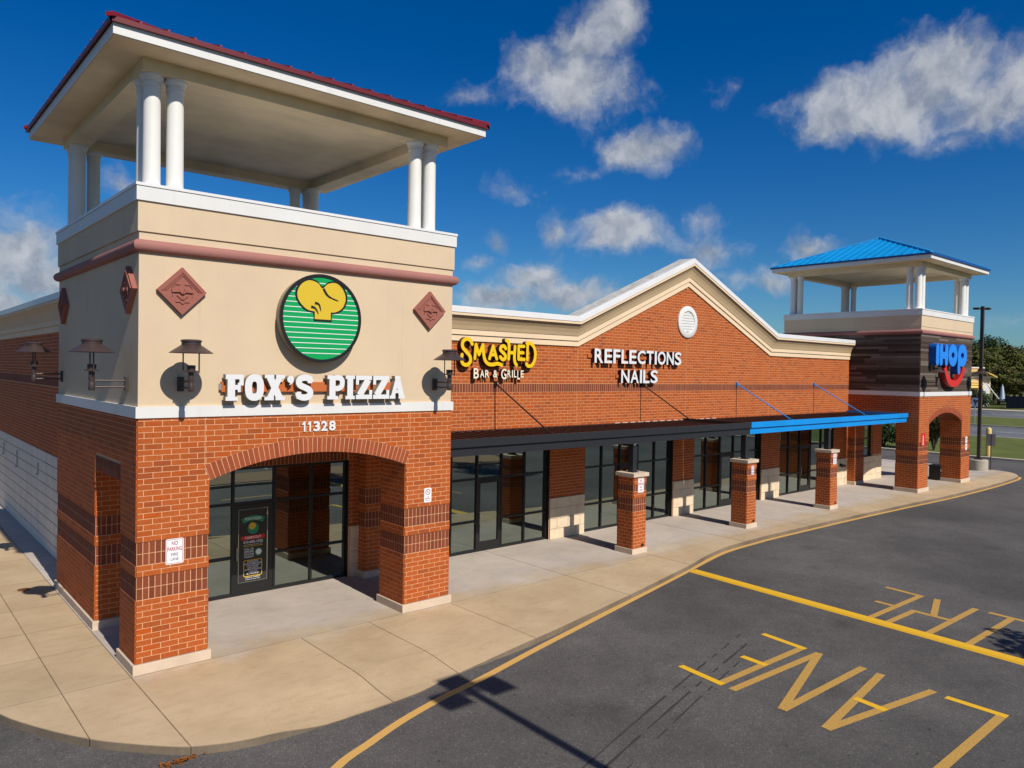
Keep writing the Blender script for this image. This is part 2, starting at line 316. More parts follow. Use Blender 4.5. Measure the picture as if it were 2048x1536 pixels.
# ------------------------------------------------------------------ helpers
V = Vector
def wpos(o):
    p = V((0, 0, 0))
    while o is not None: p = p + o.location; o = o.parent
    return p
class MB:
    def __init__(s): s.v = []; s.f = []; s.r = []; s.sm = []
    def quad(s, pts, r=0., sm=False):
        i = len(s.v); s.v += [tuple(p) for p in pts]; s.f.append(tuple(range(i, i+len(pts)))); s.r.append(r); s.sm.append(sm)
    def box(s, x0, x1, y0, y1, z0, z1, r=0.):
        i = len(s.v); s.v += [(x, y, z) for z in (z0, z1) for y in (y0, y1) for x in (x0, x1)]
        for f in ((0,2,3,1),(4,5,7,6),(0,1,5,4),(2,6,7,3),(0,4,6,2),(1,3,7,5)): s.f.append(tuple(i+k for k in f)); s.r.append(r); s.sm.append(False)
        return s
    def obox(s, O, a, b, c, r=0., back=True):   # box from a corner and three edge vectors
        O, a, b, c = V(O), V(a), V(b), V(c); i = len(s.v)
        s.v += [tuple(O+a*p+b*q+c*w) for w in (0, 1) for q in (0, 1) for p in (0, 1)]
        for f in ((0,2,3,1),(4,5,7,6),(0,1,5,4),(2,6,7,3),(0,4,6,2),(1,3,7,5)): s.f.append(tuple(i+k for k in f)); s.r.append(r); s.sm.append(False)
        return s
    def bar(s, p, q, w, h=None):
        p, q = V(p), V(q); d = (q-p); L = d.length; d.normalize(); h = h or w
        a = d.cross(V((0, 0, 1))); a = V((1, 0, 0)) if a.length < 1e-4 else a.normalized(); b = a.cross(d)
        return s.obox(p-a*w/2-b*h/2, a*w, b*h, d*L)
    def prism(s, poly, O, U, Vv, Nn, d0, d1, r=0., caps=True):  # 2D polygon in (U,V) at O extruded along N from d0 to d1
        O, U, Vv, Nn = V(O), V(U), V(Vv), V(Nn); n = len(poly); i = len(s.v)
        for d in (d0, d1): s.v += [tuple(O+U*a+Vv*b+Nn*d) for a, b in poly]
        for k in range(n): j = (k+1) % n; s.f.append((i+k, i+j, i+n+j, i+n+k)); s.r.append(r); s.sm.append(False)
        if caps:
            s.f.append(tuple(range(i+n-1, i-1, -1))); s.r.append(r); s.sm.append(False); s.f.append(tuple(range(i+n, i+2*n))); s.r.append(r); s.sm.append(False)
        return s
    def lathe(s, prof, C, n=24, axis=(0, 0, 1), a0=0, a1=2*math.pi):
        C = V(C); ax = V(axis).normalized(); u = ax.orthogonal().normalized(); w = ax.cross(u); i = len(s.v); m = len(prof)
        full = abs(a1-a0-2*math.pi) < 1e-6; K = n if full else n+1
        for k in range(K):
            a = a0+(a1-a0)*k/n
            for r, z in prof: s.v.append(tuple(C+ax*z+(u*math.cos(a)+w*math.sin(a))*r))
        for k in range(n):
            k2 = (k+1) % K
            for j in range(m-1):
                s.f.append((i+k*m+j, i+k2*m+j, i+k2*m+j+1, i+k*m+j+1)); s.r.append(0); s.sm.append(True)
        return s
    def tube(s, pts, r, n=8):
        pts = [V(p) for p in pts]; rings = []
        for k, p in enumerate(pts):
            d = (pts[min(k+1, len(pts)-1)]-pts[max(k-1, 0)]).normalized(); a = d.orthogonal().normalized() if abs(d.z) > .95 else d.cross(V((0, 0, 1))).normalized(); b = a.cross(d)
            rr = r[k] if isinstance(r, (list, tuple)) else r; i = len(s.v); rings.append(i)
            s.v += [tuple(p+a*math.cos(2*math.pi*j/n)*rr+b*math.sin(2*math.pi*j/n)*rr) for j in range(n)]
        for A, B in zip(rings, rings[1:]):
            for j in range(n): s.f.append((A+j, A+(j+1) % n, B+(j+1) % n, B+j)); s.r.append(0); s.sm.append(True)
        for A in (rings[0], rings[-1]): s.f.append(tuple(range(A, A+n))); s.r.append(0); s.sm.append(False)
        return s
    def build(s, name, mat, parent=None, world=True, kind=None, bevel=0):
        off = wpos(parent) if (parent is not None and world) else V((0, 0, 0))
        me = bpy.data.meshes.new(name)
        me.from_pydata([(x-off.x, y-off.y, z-off.z) for x, y, z in s.v] if off.length else s.v, [], s.f); 
        if any(s.r): me.attributes.new('rnd', 'FLOAT', 'FACE').data.foreach_set('value', s.r)
        if any(s.sm): me.polygons.foreach_set('use_smooth', s.sm)
        if isinstance(mat, str): me.materials.append(MATS[mat])
        me.update()
        if any(s.sm): me.set_sharp_from_angle(angle=R(38))
        if bevel:
            bm = bmesh.new(); bm.from_mesh(me); bmesh.ops.remove_doubles(bm, verts=bm.verts, dist=1e-5)
            bmesh.ops.bevel(bm, geom=list(bm.edges), offset=bevel, segments=2, affect='EDGES', profile=.6); bm.to_mesh(me); bm.free()
        o = bpy.data.objects.new(name, me); COL.objects.link(o)
        if parent is not None: o.parent = parent
        if kind: o['kind'] = kind
        return o
def thing(name, label, cat, loc=(0, 0, 0), rz=0, group=None, scale=None):
    o = bpy.data.objects.new(name, None); COL.objects.link(o); o.location = loc; o.rotation_euler = (0, 0, rz); o.empty_display_size = .2
    if scale: o.scale = scale
    tag(o, label, cat, group); return o
def tag(o, label, cat, group=None):
    o['label'] = label; o['category'] = cat
    if group: o['group'] = group
    return o
def struct(o): o['kind'] = 'structure'; return o
def copy_tree(o, parent=None):
    c = o.copy(); COL.objects.link(c); c.parent = parent
    for ch in list(o.children): copy_tree(ch, c)
    return c

# 2D ribbons for letters
def catmull(P, n=6, closed=False):
    P = [V((p[0], p[1])) for p in P]; out = []; L = len(P)
    for i in range(L if closed else L-1):
        g = (lambda k: P[k % L]) if closed else (lambda k: P[max(0, min(L-1, k))])
        a, b, c, d = g(i-1), g(i), g(i+1), g(i+2)
        for j in range(n):
            t = j/n; out.append(.5*((2*b)+(c-a)*t+(2*a-5*b+4*c-d)*t*t+(3*b-a-3*c+d)*t**3))
    if not closed: out.append(P[-1])
    return out
def ribbon(P, w, closed=False, cap=False):
    P = [V((p[0], p[1])) for p in P]; n = len(P); Lf = []; Rt = []
    for i in range(n):
        a = P[i-1] if (closed or i) else P[i]; b = P[(i+1) % n] if (closed or i < n-1) else P[i]
        d1 = (P[i]-a); d2 = (b-P[i]); d1 = d1.normalized() if d1.length > 1e-9 else d2.normalized(); d2 = d2.normalized() if d2.length > 1e-9 else d1
        t = (d1+d2); t = t.normalized() if t.length > 1e-6 else d1; nn = V((-t.y, t.x)); k = max(.5, abs(t.dot(d1)))
        ww = w[i] if isinstance(w, (list, tuple)) else w
        Lf.append(P[i]+nn*ww/2/k); Rt.append(P[i]-nn*ww/2/k)
    if closed: return ('ring', Lf, Rt)
    poly = list(Lf)
    ww = w if not isinstance(w, (list, tuple)) else w[-1]
    if cap:
        d = (P[-1]-P[-2]).normalized(); a0 = math.atan2(d.y, d.x)
        poly += [P[-1]+V((math.cos(a0+math.pi/2-math.pi*k/7), math.sin(a0+math.pi/2-math.pi*k/7)))*ww/2 for k in range(1, 7)]
    poly += Rt[::-1]
    if cap:
        w0 = w if not isinstance(w, (list, tuple)) else w[0]
        d = (P[0]-P[1]).normalized(); a0 = math.atan2(d.y, d.x)
        poly += [P[0]+V((math.cos(a0+math.pi/2-math.pi*k/7), math.sin(a0+math.pi/2-math.pi*k/7)))*w0/2 for k in range(1, 7)]
    return ('strip', Lf, Rt, poly)
def rect(x0, x1, z0, z1): return ('poly', [V((x0, z0)), V((x1, z0)), V((x1, z1)), V((x0, z1))])
def glyph(mbf, mbs, shapes, O, U, Z, Nn, d0, d1):
    """faces go to mbf (front), the returns to mbs; every stroke a hair prouder than the last"""
    O, U, Z, Nn = V(O), V(U), V(Z), V(Nn)
    for k, sh in enumerate(shapes):
        dd = d1+k*.0006
        P3 = lambda p, d: O+U*p.x+Z*p.y+Nn*d
        if sh[0] == 'poly':
            pl = sh[1]; mbf.quad([P3(p, dd) for p in pl])
            for i in range(len(pl)): a, b = pl[i], pl[(i+1) % len(pl)]; mbs.quad([P3(a, d0), P3(b, d0), P3(b, dd), P3(a, dd)])
        elif sh[0] == 'ring':
            A, B = sh[1], sh[2]; n = len(A)
            for i in range(n):
                j = (i+1) % n; mbf.quad([P3(A[i], dd), P3(A[j], dd), P3(B[j], dd), P3(B[i], dd)])
                for X in (A, B): mbs.quad([P3(X[i], d0), P3(X[j], d0), P3(X[j], dd), P3(X[i], dd)], sm=True)
        else:
            A, B, pl = sh[1:]; n = len(A)
            for i in range(n-1): mbf.quad([P3(A[i], dd), P3(A[i+1], dd), P3(B[i+1], dd), P3(B[i], dd)])
            nb = len(pl)-2*n
            if nb:
                e = pl[n-1:n+nb//2+1]; mbf.quad([P3(p, dd) for p in e])
                e = pl[n+nb//2+n-1:]+[pl[0]]; mbf.quad([P3(p, dd) for p in e])
            for i in range(len(pl)): a, b = pl[i], pl[(i+1) % len(pl)]; mbs.quad([P3(a, d0), P3(b, d0), P3(b, dd), P3(a, dd)])
def letter(parent, shapes, O, U, Nn, d0, d1, mf, ms, name='letter'):
    a, b = MB(), MB(); glyph(a, b, shapes, O, U, (0, 0, 1), Nn, d0, d1)
    o = a.build(name, mf, parent); b.build('letter_return', ms, o); return o
def text_mesh(txt, size=1, offset=0., extrude=0.):
    cu = bpy.data.curves.new('t', 'FONT'); cu.body = txt; cu.size = size; cu.offset = offset; cu.extrude = extrude; cu.resolution_u = 4
    ob = bpy.data.objects.new('t', cu); COL.objects.link(ob); dg = bpy.context.evaluated_depsgraph_get(); dg.update()
    me = bpy.data.meshes.new_from_object(ob.evaluated_get(dg)); bpy.data.objects.remove(ob); bpy.data.curves.remove(cu); return me
def text(name, txt, box, O, U, Nn, d, mat, parent, depth=0., offset=0., ms=None):
    """text fitted into box=(x0,x1,z0,z1) of the plane O,U,Z; depth>0 gives solid letters"""
    me = text_mesh(txt, 1, offset); vs = [v.co.copy() for v in me.vertices]
    xs = [v.x for v in vs]; ys = [v.y for v in vs]; x0, x1, z0, z1 = box
    O, U, Nn = V(O), V(U), V(Nn); off = wpos(parent) if parent else V((0, 0, 0))
    def T(p, dd): return O+U*(x0+(p.x-min(xs))/(max(xs)-min(xs))*(x1-x0))+V((0, 0, 1))*(z0+(p.y-min(ys))/(max(ys)-min(ys))*(z1-z0))+Nn*dd-off
    fs = [tuple(p.vertices) for p in me.polygons]
    m2 = bpy.data.meshes.new(name); m2.from_pydata([T(p, d+depth) for p in vs], [], fs); m2.materials.append(MATS[mat])
    o = bpy.data.objects.new(name, m2); COL.objects.link(o); o.parent = parent
    if depth:
        from collections import Counter
        c = Counter()
        for f in fs:
            for i in range(len(f)): c[tuple(sorted((f[i], f[(i+1) % len(f)])))] += 1
        mb = MB()
        for (a, b), k in c.items():
            if k == 1: mb.quad([T(vs[a], d)+off, T(vs[b], d)+off, T(vs[b], d+depth)+off, T(vs[a], d+depth)+off])
        mb.build('letter_return', ms or mat, o)
    bpy.data.meshes.remove(me)
    return o

# bricks ---------------------------------------------------------------
CO, BL, JT = .1016, .3048, .0115
def unit_brick(mat):
    mb = MB(); mb.v = [(x, y, z) for z in (-.5, .5) for y in (0, 1) for x in (-.5, .5)]
    mb.f = [(0,1,3,2),(4,6,7,5),(2,3,7,6),(0,2,6,4),(1,5,7,3)]
    me = bpy.data.meshes.new(mat); me.from_pydata(mb.v, [], mb.f); me.materials.append(MATS[mat]); return me
UB = {m: unit_brick(m) for m in ('brick', 'brick_dark', 'stone', 'block')}
class Bricks:
    """collects bricks (frame, u, z, w, h, proud, kind) and builds the largest in view as objects, the rest joined"""
    def __init__(s): s.b = []; s.m = MB()
    def sheet(s, fr, a, b, z0, z1, d):
        O, U, Nn = fr; s.m.quad([O+U*x+V((0, 0, z))+Nn*d for x, z in ((a, z0), (b, z0), (b, z1), (a, z1))])
    def add(s, fr, u, z, w, h, proud, kind, mat, zax=None): s.b.append((fr, u, z, w, h, proud, kind, mat, zax))
    def run(s, fr, z0, z1, iv, L=BL, proud=.020, offs=(.107, .26), kind='brick', mat='brick'):
        k = 0; z = z0
        while z < z1-.02:
            h = min(CO, z1-z)-JT
            if h > .01:
                for a, b in iv(z+h/2):
                    s.sheet(fr, a, b, z, min(z+CO, z1), proud-.003)
                    e = offs[k % 2]-L*math.ceil((offs[k % 2]-a)/L)
                    x = a
                    while x < b-.012:
                        nx = e+L
                        while nx <= x+.03: nx += L
                        e = nx
                        x1 = min(nx, b); wl = x1-x-(JT if x1 < b else 0)
                        if wl > .012: s.add(fr, x+wl/2, z+h/2, wl, h, proud, kind, mat)
                        x = x1
            z += CO; k += 1
    def soldiers(s, fr, z0, h, a, b, w=CO, proud=.006, kind='soldier_brick', mat='brick_dark'):
        n = max(1, round((b-a)/w)); ww = (b-a)/n; s.sheet(fr, a, b, z0, z0+h, proud-.003)
        for i in range(n): s.add(fr, a+(i+.5)*ww, z0+h/2-JT/2, ww-JT, h-JT, proud, kind, mat)
    def build(s, parent, limits):
        if s.m.f: s.m.build('mortar_joint', 'mortar', parent, world=False)
        groups = {}
        for b in s.b: groups.setdefault(b[6], []).append(b)
        off = wpos(parent); sc = parent.scale
        for kind, L in groups.items():
            def area(b):
                (O, U, Nn) = b[0]; p = O+U*b[1]+V((0, 0, b[2])); p = V((p.x*sc.x, p.y*sc.y, p.z*sc.z))+off; d = CAM-p
                return b[3]*b[4]*max(0, Nn.dot(d))/d.length**3
            L.sort(key=area, reverse=True); lim = limits.get(kind, 0)
            for b in L[:lim]:
                (O, U, Nn), u, z, w, h, pr, kd, mat, zax = b; Z = V((0, 0, 1)) if zax is None else zax[1]; UU = U if zax is None else zax[0]
                c = O+U*u+V((0, 0, z))
                o = bpy.data.objects.new(kind, UB[mat]); COL.objects.link(o); o.parent = parent
                o.matrix_basis = Matrix(((UU.x*w, Nn.x*pr, Z.x*h, c.x), (UU.y*w, Nn.y*pr, Z.y*h, c.y), (UU.z*w, Nn.z*pr, Z.z*h, c.z), (0, 0, 0, 1)))
            if L[lim:]:
                bym = {}
                for b in L[lim:]: bym.setdefault(b[7], []).append(b)
                for mat, LL in bym.items():
                    mb = MB()
                    for (O, U, Nn), u, z, w, h, pr, kd, _, zax in LL:
                        Z = V((0, 0, 1)) if zax is None else zax[1]; UU = U if zax is None else zax[0]
                        c = O+U*u+V((0, 0, z)); i = len(mb.v); r = random.random()*.999+.0005
                        mb.v += [tuple(c+UU*x*w+Nn*y*pr+Z*q*h) for q in (-.5, .5) for y in (0, 1) for x in (-.5, .5)]
                        for f in ((0,1,3,2),(4,6,7,5),(2,3,7,6),(0,2,6,4),(1,5,7,3)): mb.f.append(tuple(i+t for t in f)); mb.r.append(r); mb.sm.append(False)
                    mb.build(kind+'_field', mat, parent, world=False, kind='stuff')
def fr(O, U, Nn): return (V(O), V(U), V(Nn))
XP, YP, XN, YN = (1, 0, 0), (0, 1, 0), (-1, 0, 0), (0, -1, 0)

# ------------------------------------------------------------------ ground and paving
RZ = -.12
mb = MB()
xs = [-400, -60, -20, -5, 10, 25, 40, 55.5]; ys = [-400, -60, -20, -8, 0, 10, 60, 400]
for i in range(len(xs)-1):
    for j in range(len(ys)-1): mb.quad([(xs[i], ys[j], RZ), (xs[i+1], ys[j], RZ), (xs[i+1], ys[j+1], RZ), (xs[i], ys[j+1], RZ)])
struct(mb.build('parking_lot', 'asphalt'))
def strip(name, x0, x1, z, mat, y0=-400, y1=400):
    m = MB(); n = 16
    for k in range(n): a = y0+(y1-y0)*k/n; b = y0+(y1-y0)*(k+1)/n; m.quad([(x0, a, z), (x1, a, z), (x1, b, z), (x0, b, z)])
    return struct(m.build(name, mat))
strip('grass_verge', 56.0, 77, -.0, 'grass'); strip('street', 77.3, 97, RZ+.004, 'asphalt_road'); strip('grass_median', 97.3, 119, 0, 'grass')
strip('far_road', 119.3, 146, RZ+.004, 'asphalt_road'); strip('far_pavement', 146.3, 151, .02, 'kerb_concrete'); strip('far_lawn', 151, 420, 0, 'grass')
for k, (x0, x1) in enumerate(((55.5, 56.0), (77.0, 77.3), (97.0, 97.3), (119.0, 119.3), (146.0, 146.3))):
    m = MB()
    for j in range(40): y = -100+j*6.; m.box(x0, x1, y, y+5.98, -.3, .02)
    struct(m.build('kerb', 'kerb_concrete'))
m = MB()
for k in range(8): m.box(86.9, 87.1, -40+k*12, -36+k*12, RZ+.005, RZ+.009)
struct(m.build('lane_dashes', 'plate_white'))
m = MB()
for k in range(10): m.box(132.9, 133.15, -40+k*12, -34+k*12, RZ+.005, RZ+.009)
struct(m.build('lane_dashes', 'plate_white'))

# sidewalk slabs: cells of a joint grid cut with the outline of the pavement
KERB = [(-2.6, 34), (-2.62, 8), (-2.5, 3.2), (-2.3, 1.0), (-2.02, -.29), (-1.6, -1.25), (-1.15, -2.02), (-.78, -2.49), (-.23, -3.07), (.2, -3.33), (.63, -3.48), (1.2, -3.56), (1.85, -3.58), (3.4, -3.53), (4.2, -3.36),
        (5.0, -3.23), (6.72, -3.05), (9.74, -2.46), (12.5, -1.86), (14.2, -1.47), (15.5, -1.12), (16.6, -.9), (17.4, -.80), (18.3, -.76), (20.2, -.74), (25.4, -.87), (30, -1.06), (34.5, -1.28), (40, -1.36), (44.7, -1.22), (46.2, -.9), (47.2, -.3), (47.65, .6), (47.8, 2), (47.8, 34)]
def dens(P, s):
    o = []
    for a, b in zip(P, P[1:]):
        n = max(1, int(math.dist(a, b)/s))
        for k in range(n): o.append((a[0]+(b[0]-a[0])*k/n, a[1]+(b[1]-a[1])*k/n))
    return o+[P[-1]]
sm_ = [tuple(p) for p in catmull(KERB[3:34], 4)]
OUT = [KERB[0], KERB[1], KERB[2]]+sm_+[KERB[-1]]
def clip(poly, ax, val, keep_less):
    o = []
    for i in range(len(poly)):
        a, b = poly[i], poly[(i+1) % len(poly)]; ia = (a[ax] <= val) == keep_less; ib = (b[ax] <= val) == keep_less
        if ia: o.append(a)
        if ia != ib:
            t = (val-a[ax])/(b[ax]-a[ax]); o.append((a[0]+(b[0]-a[0])*t, a[1]+(b[1]-a[1])*t))
    return o
def sstep(a, b, x): t = max(0, min(1, (x-a)/(b-a))); return t*t*(3-2*t)
def walk_z(x, y):   # dropped kerb in front of the tower
    fx = sstep(.9, 1.9, x)*(1-sstep(4.6, 6.6, x)); fy = 1-sstep(-3.45, -2.2, y)
    return -.10*fx*fy
side = struct(MB().build('sidewalk', 'concrete_tan'))
m = MB(); m.prism([(x, y) for x, y in OUT], (0, 0, -.11), XP, YP, (0, 0, 1), -.3, 0); m.v = [(x, y, z if z < -.2 else -.2) for x, y, z in m.v]
side.data = m.build('tmp', 'block_joint').data; bpy.data.objects.remove(bpy.data.objects['tmp'])
XJ = [-6, -1.14, -.09, 3.05, 4.6, 6.76, 10.6, 14.25, 18.2, 22.4, 26.6, 30.8, 35.0, 39.2, 43.4, 50]
YJ = [-6, -.09, 1.9, 3.5, 5.3, 7.6, 10.3, 13, 16, 19, 22, 34]
def slab(poly, mat):
    area = abs(sum(poly[i][0]*poly[(i+1) % len(poly)][1]-poly[(i+1) % len(poly)][0]*poly[i][1] for i in range(len(poly))))/2
    if len(poly) < 3 or area < .03: return
    bm = bmesh.new()
    vs = [bm.verts.new((x, y, 0)) for x, y in poly]
    try: f = bm.faces.new(vs)
    except ValueError: bm.free(); return
    bm.normal_update()
    if f.normal.z < 0: f.normal_flip()
    # split so that the dropped kerb can bend
    if any(abs(walk_z(x, y)) > .002 for x, y in poly):
        for k in range(1, 30):
            for co, no in (((-2+k*.35, 0, 0), (1, 0, 0)), ((0, -4+k*.25, 0), (0, 1, 0))):
                bmesh.ops.bisect_plane(bm, geom=bm.verts[:]+bm.edges[:]+bm.faces[:], plane_co=co, plane_no=no)
    top = list(bm.faces); edges = [e for e in bm.edges if e.is_boundary]
    r = bmesh.ops.extrude_edge_only(bm, edges=edges)
    low = {v for v in r['geom'] if isinstance(v, bmesh.types.BMVert)}
    for v in bm.verts: v.co.z = -.3 if v in low else walk_z(v.co.x, v.co.y)
    te = [e for e in bm.edges if len(e.link_faces) == 2 and abs(e.verts[0].co.z) < .12 and abs(e.verts[1].co.z) < .12 and sum(1 for q in e.link_faces if abs(q.normal.z) < .5 or q not in top) == 1]
    bm.normal_update()
    te = [e for e in bm.edges if not any(v in low for v in e.verts) and sum(1 for q in e.link_faces if q in top) == 1 and len(e.link_faces) == 2]
    try: bmesh.ops.bevel(bm, geom=te, offset=.006, segments=2, affect='EDGES')
    except Exception: pass
    bm.normal_update()
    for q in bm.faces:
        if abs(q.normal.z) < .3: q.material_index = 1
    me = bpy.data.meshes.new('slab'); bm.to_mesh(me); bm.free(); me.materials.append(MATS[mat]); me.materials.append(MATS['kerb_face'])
    o = bpy.data.objects.new('slab', me); COL.objects.link(o); o.parent = side
G = .004
for i in range(len(XJ)-1):
    for j in range(len(YJ)-1):
        x0, x1, y0, y1 = XJ[i]+G, XJ[i+1]-G, YJ[j]+G, YJ[j+1]-G
        if XJ[i] >= .55 and XJ[i+1] <= 38.2 and YJ[j] >= 3.4: continue    # inside the shops
        if YJ[j] == -.09 and XJ[i] in (3.05, 4.6): continue
        if YJ[j] == -.09 and XJ[i] == -.09: x1 = 6.755
        if YJ[j] == -.09 and XJ[i] >= -.1: y1 = 3.496
        if YJ[j] == 1.9 and XJ[i] >= -.1: continue
        if YJ[j] >= 5.2 and .3 < XJ[i] < 37: continue
        p = clip(clip(clip(clip(OUT, 0, x0, False), 0, x1, True), 1, y0, False), 1, y1, True)
        if len(p) >= 3: slab(p, 'concrete_walk' if (XJ[i] >= -.1) else 'concrete_tan')

# painted markings on the asphalt
def flat(name, poly, z, mat, thick=.004):
    m = MB(); m.prism(poly, (0, 0, 0), XP, YP, (0, 0, 1), z-.003, z+thick-.003); return m.build(name, mat)
def path_strip(P, w):
    k = ribbon(P, w); return k[1], k[2]
LINE = [(1.0, -4.62), (1.5, -4.62), (2.05, -4.48), (2.84, -4.17), (3.8, -3.9), (4.7, -3.72), (6.6, -3.25), (8, -2.93), (9.65, -2.55), (11.8, -2.06), (14.1, -1.53), (15.4, -1.22), (16.5, -.99), (17.4, -.89), (18.8, -.84), (20.25, -.83), (25.5, -.96), (30, -1.15), (34.6, -1.38), (40, -1.45), (44.75, -1.3), (46.3, -.98)]
LINE[0:2] = [(-.3, -6.4), (.5, -5.55), (1.33, -4.8)]
A, B = path_strip(catmull(LINE, 4), .15); m = MB()
for i in range(len(A)-1): m.quad([(A[i].x, A[i].y, RZ+.004), (A[i+1].x, A[i+1].y, RZ+.004), (B[i+1].x, B[i+1].y, RZ+.004), (B[i].x, B[i].y, RZ+.004)])
tag(m.build('kerb_line', 'paint_kerb'), 'long faded yellow line painted on the asphalt along the kerb', 'road marking')
m = MB(); a, b = V((14.11, -1.66, RZ)), V((13.38, -13.0, RZ)); d = (b-a).normalized(); n = V((d.y, -d.x, 0))
m.v = [tuple(q) for q in (a-n*.17, a+n*.17, b+n*.17, b-n*.17, a-n*.12+V((0, 0, .035)), a+n*.12+V((0, 0, .035)), b+n*.12+V((0, 0, .035)), b-n*.12+V((0, 0, .035)))]
m.f = [(0, 1, 5, 4), (1, 2, 6, 5), (2, 3, 7, 6), (3, 0, 4, 7), (4, 5, 6, 7)]; m.r = [0]*5; m.sm = [False]*5
tag(m.build('speed_hump', 'paint_yellow'), 'raised bright yellow strip crossing the asphalt from the kerb', 'speed hump')
ww = .15
def pl(name, label, segs):
    t = thing(name, label, 'road marking', (segs[0][0][0], segs[0][0][1], RZ), 0, 'yellow painted fire lane letters')
    for k, (p, q, mt) in enumerate(segs):
        p, q = V((*p, 0)), V((*q, 0)); d = (q-p).normalized(); n = V((-d.y, d.x, 0))*ww/2; z = V((0, 0, RZ+.004+k*.0015)); p2 = p-d*ww/2; q2 = q+d*ww/2
        mm = MB(); mm.quad([p2-n+z, q2-n+z, q2+n+z, p2+n+z]); mm.build('painted_stroke', mt, t)
Yb, Yw = 'paint_yellow', 'paint_worn'
pl('painted_letter', 'yellow letter E painted on the asphalt at the end of the word LANE', [((10.87, -6.6), (8.04, -6.54), Yw), ((10.98, -5.72), (10.87, -6.6), Yb), ((9.48, -6.15), (9.45, -6.56), Yb), ((8.12, -5.68), (8.02, -6.54), Yb)])
pl('painted_letter', 'yellow letter N painted on the asphalt in the word LANE', [((8.02, -6.84), (10.80, -6.96), Yw), ((10.80, -6.98), (8.0, -7.78), Yw), ((7.98, -7.82), (10.75, -7.86), Yw)])
pl('painted_letter', 'yellow letter A painted on the asphalt in the word LANE', [((10.70, -8.22), (7.92, -8.58), Yw), ((7.9, -8.62), (10.66, -9.12), Yw), ((9.31, -8.45), (9.26, -8.86), Yb)])
pl('painted_letter', 'yellow letter L painted on the asphalt at the start of the word LANE', [((10.6, -10.24), (7.75, -10.22), Yw), ((10.62, -9.45), (10.6, -10.24), Yb)])
pl('painted_letter', 'yellow letter E painted on the asphalt at the end of the word FIRE', [((16.74, -6.68), (14.0, -6.62), Yw), ((16.85, -5.86), (16.74, -6.68), Yw), ((15.35, -6.22), (15.32, -6.6), Yw)])
pl('painted_letter', 'yellow letter R painted on the asphalt in the word FIRE', [((16.64, -7.95), (13.94, -7.90), Yw), ((15.29, -7.07), (13.98, -7.03), Yw), ((15.29, -7.1), (15.24, -7.88), Yw), ((16.7, -7.09), (15.33, -7.5), Yw)])
pl('painted_letter', 'yellow letter I painted on the asphalt in the word FIRE', [((16.58, -8.75), (13.88, -8.70), Yw), ((16.62, -8.33), (16.53, -9.2), Yw)])
pl('painted_letter', 'yellow letter F painted on the asphalt at the start of the word FIRE', [((16.5, -10.3), (14.05, -10.25), Yw), ((16.55, -9.5), (16.5, -10.3), Yw), ((15.35, -9.8), (15.32, -10.2), Yw)])
for k, (p, q, wd) in enumerate((((10.6, -5.35), (-1.0, -8.4), .045), ((10.2, -5.75), (-1.0, -8.62), .05), ((9.6, -6.1), (0, -8.7), .035))):
    pp = catmull([p, ((p[0]*2+q[0])/3+.1, (p[1]*2+q[1])/3+.12), ((p[0]+2*q[0])/3, (p[1]+2*q[1])/3+.1), q], 16); A, B = path_strip(pp, [wd*random.uniform(.45, 1.1) for _ in pp]); m = MB()
    for i in range(len(A)-1):
        if random.random() < .22: continue
        m.quad([(A[i].x, A[i].y, RZ+.0025), (A[i+1].x, A[i+1].y, RZ+.0025), (B[i+1].x, B[i+1].y, RZ+.0025), (B[i].x, B[i].y, RZ+.0025)])
    struct(m.build('tyre_mark', 'tyre_mark'))
m = MB()
for k in range(90):
    x, y = random.gauss(-.28, .13), random.gauss(-3.28, .035); a = random.uniform(0, 6.3); s = random.uniform(.012, .03)
    c = V((x, y, RZ+.004+random.uniform(0, .03))); u = V((math.cos(a), math.sin(a), random.uniform(-.5, .5)))*s; w = V((-math.sin(a), math.cos(a), random.uniform(-.4, .4)))*s*.6
    m.quad([c-u-w, c+u-w, c+u+w, c-u+w], random.random())
o = m.build('fallen_leaves', 'leaf_fallen', kind='stuff'); tag(o, 'small drift of orange leaves against the kerb at the corner', 'leaves')
m = MB(); m.lathe([(0, 0), (.1, .012), (.13, .012), (.14, 0)], (-.66, 6.98, 0), 20)
tag(m.build('cleanout_cover', 'rust'), 'small rusty round drain cover in the pavement beside the corner tower', 'drain cover')

# ------------------------------------------------------------------ towers
def outward_band(mb, x0, x1, y0, y1, z0, z1, o):  # solid block with overhang o
    mb.box(x0-o, x1+o, y0-o, y1+o, z0, z1)
def torus_rail(mb, x0, x1, y0, y1, zc, r, n=14):
    c = [V((x0, y0, zc)), V((x1, y0, zc)), V((x1, y1, zc)), V((x0, y1, zc))]
    outd = [V((-1, -1, 0)), V((1, -1, 0)), V((1, 1, 0)), V((-1, 1, 0))]
    rings = []
    for k in range(4):
        i = len(mb.v); rings.append(i)
        for j in range(n):
            a = -math.pi/2+math.pi*j/(n-1); mb.v.append(tuple(c[k]+outd[k]*r*math.cos(a)+V((0, 0, r*math.sin(a)))))
    for k in range(4):
        A, B = rings[k], rings[(k+1) % 4]
        for j in range(n-1): mb.f.append((A+j, B+j, B+j+1, A+j+1)); mb.r.append(0); mb.sm.append(True)
def column(mb, x, y, z0, z1, r):
    mb.lathe([(0, z0), (r*1.20, z0), (r*1.20, z0+.03), (r*1.06, z0+.045), (r*1.02, z0+.07), (r, z0+.09), (r*.95, z1-.22), (r*1.07, z1-.215), (r*1.07, z1-.19), (r*.99, z1-.185), (r*.99, z1-.125), (r*1.10, z1-.12), (r*1.12, z1-.10), (r*1.26, z1-.055), (r*1.30, z1-.05), (r*1.30, z1), (0, z1)], (x, y, 0), 28)
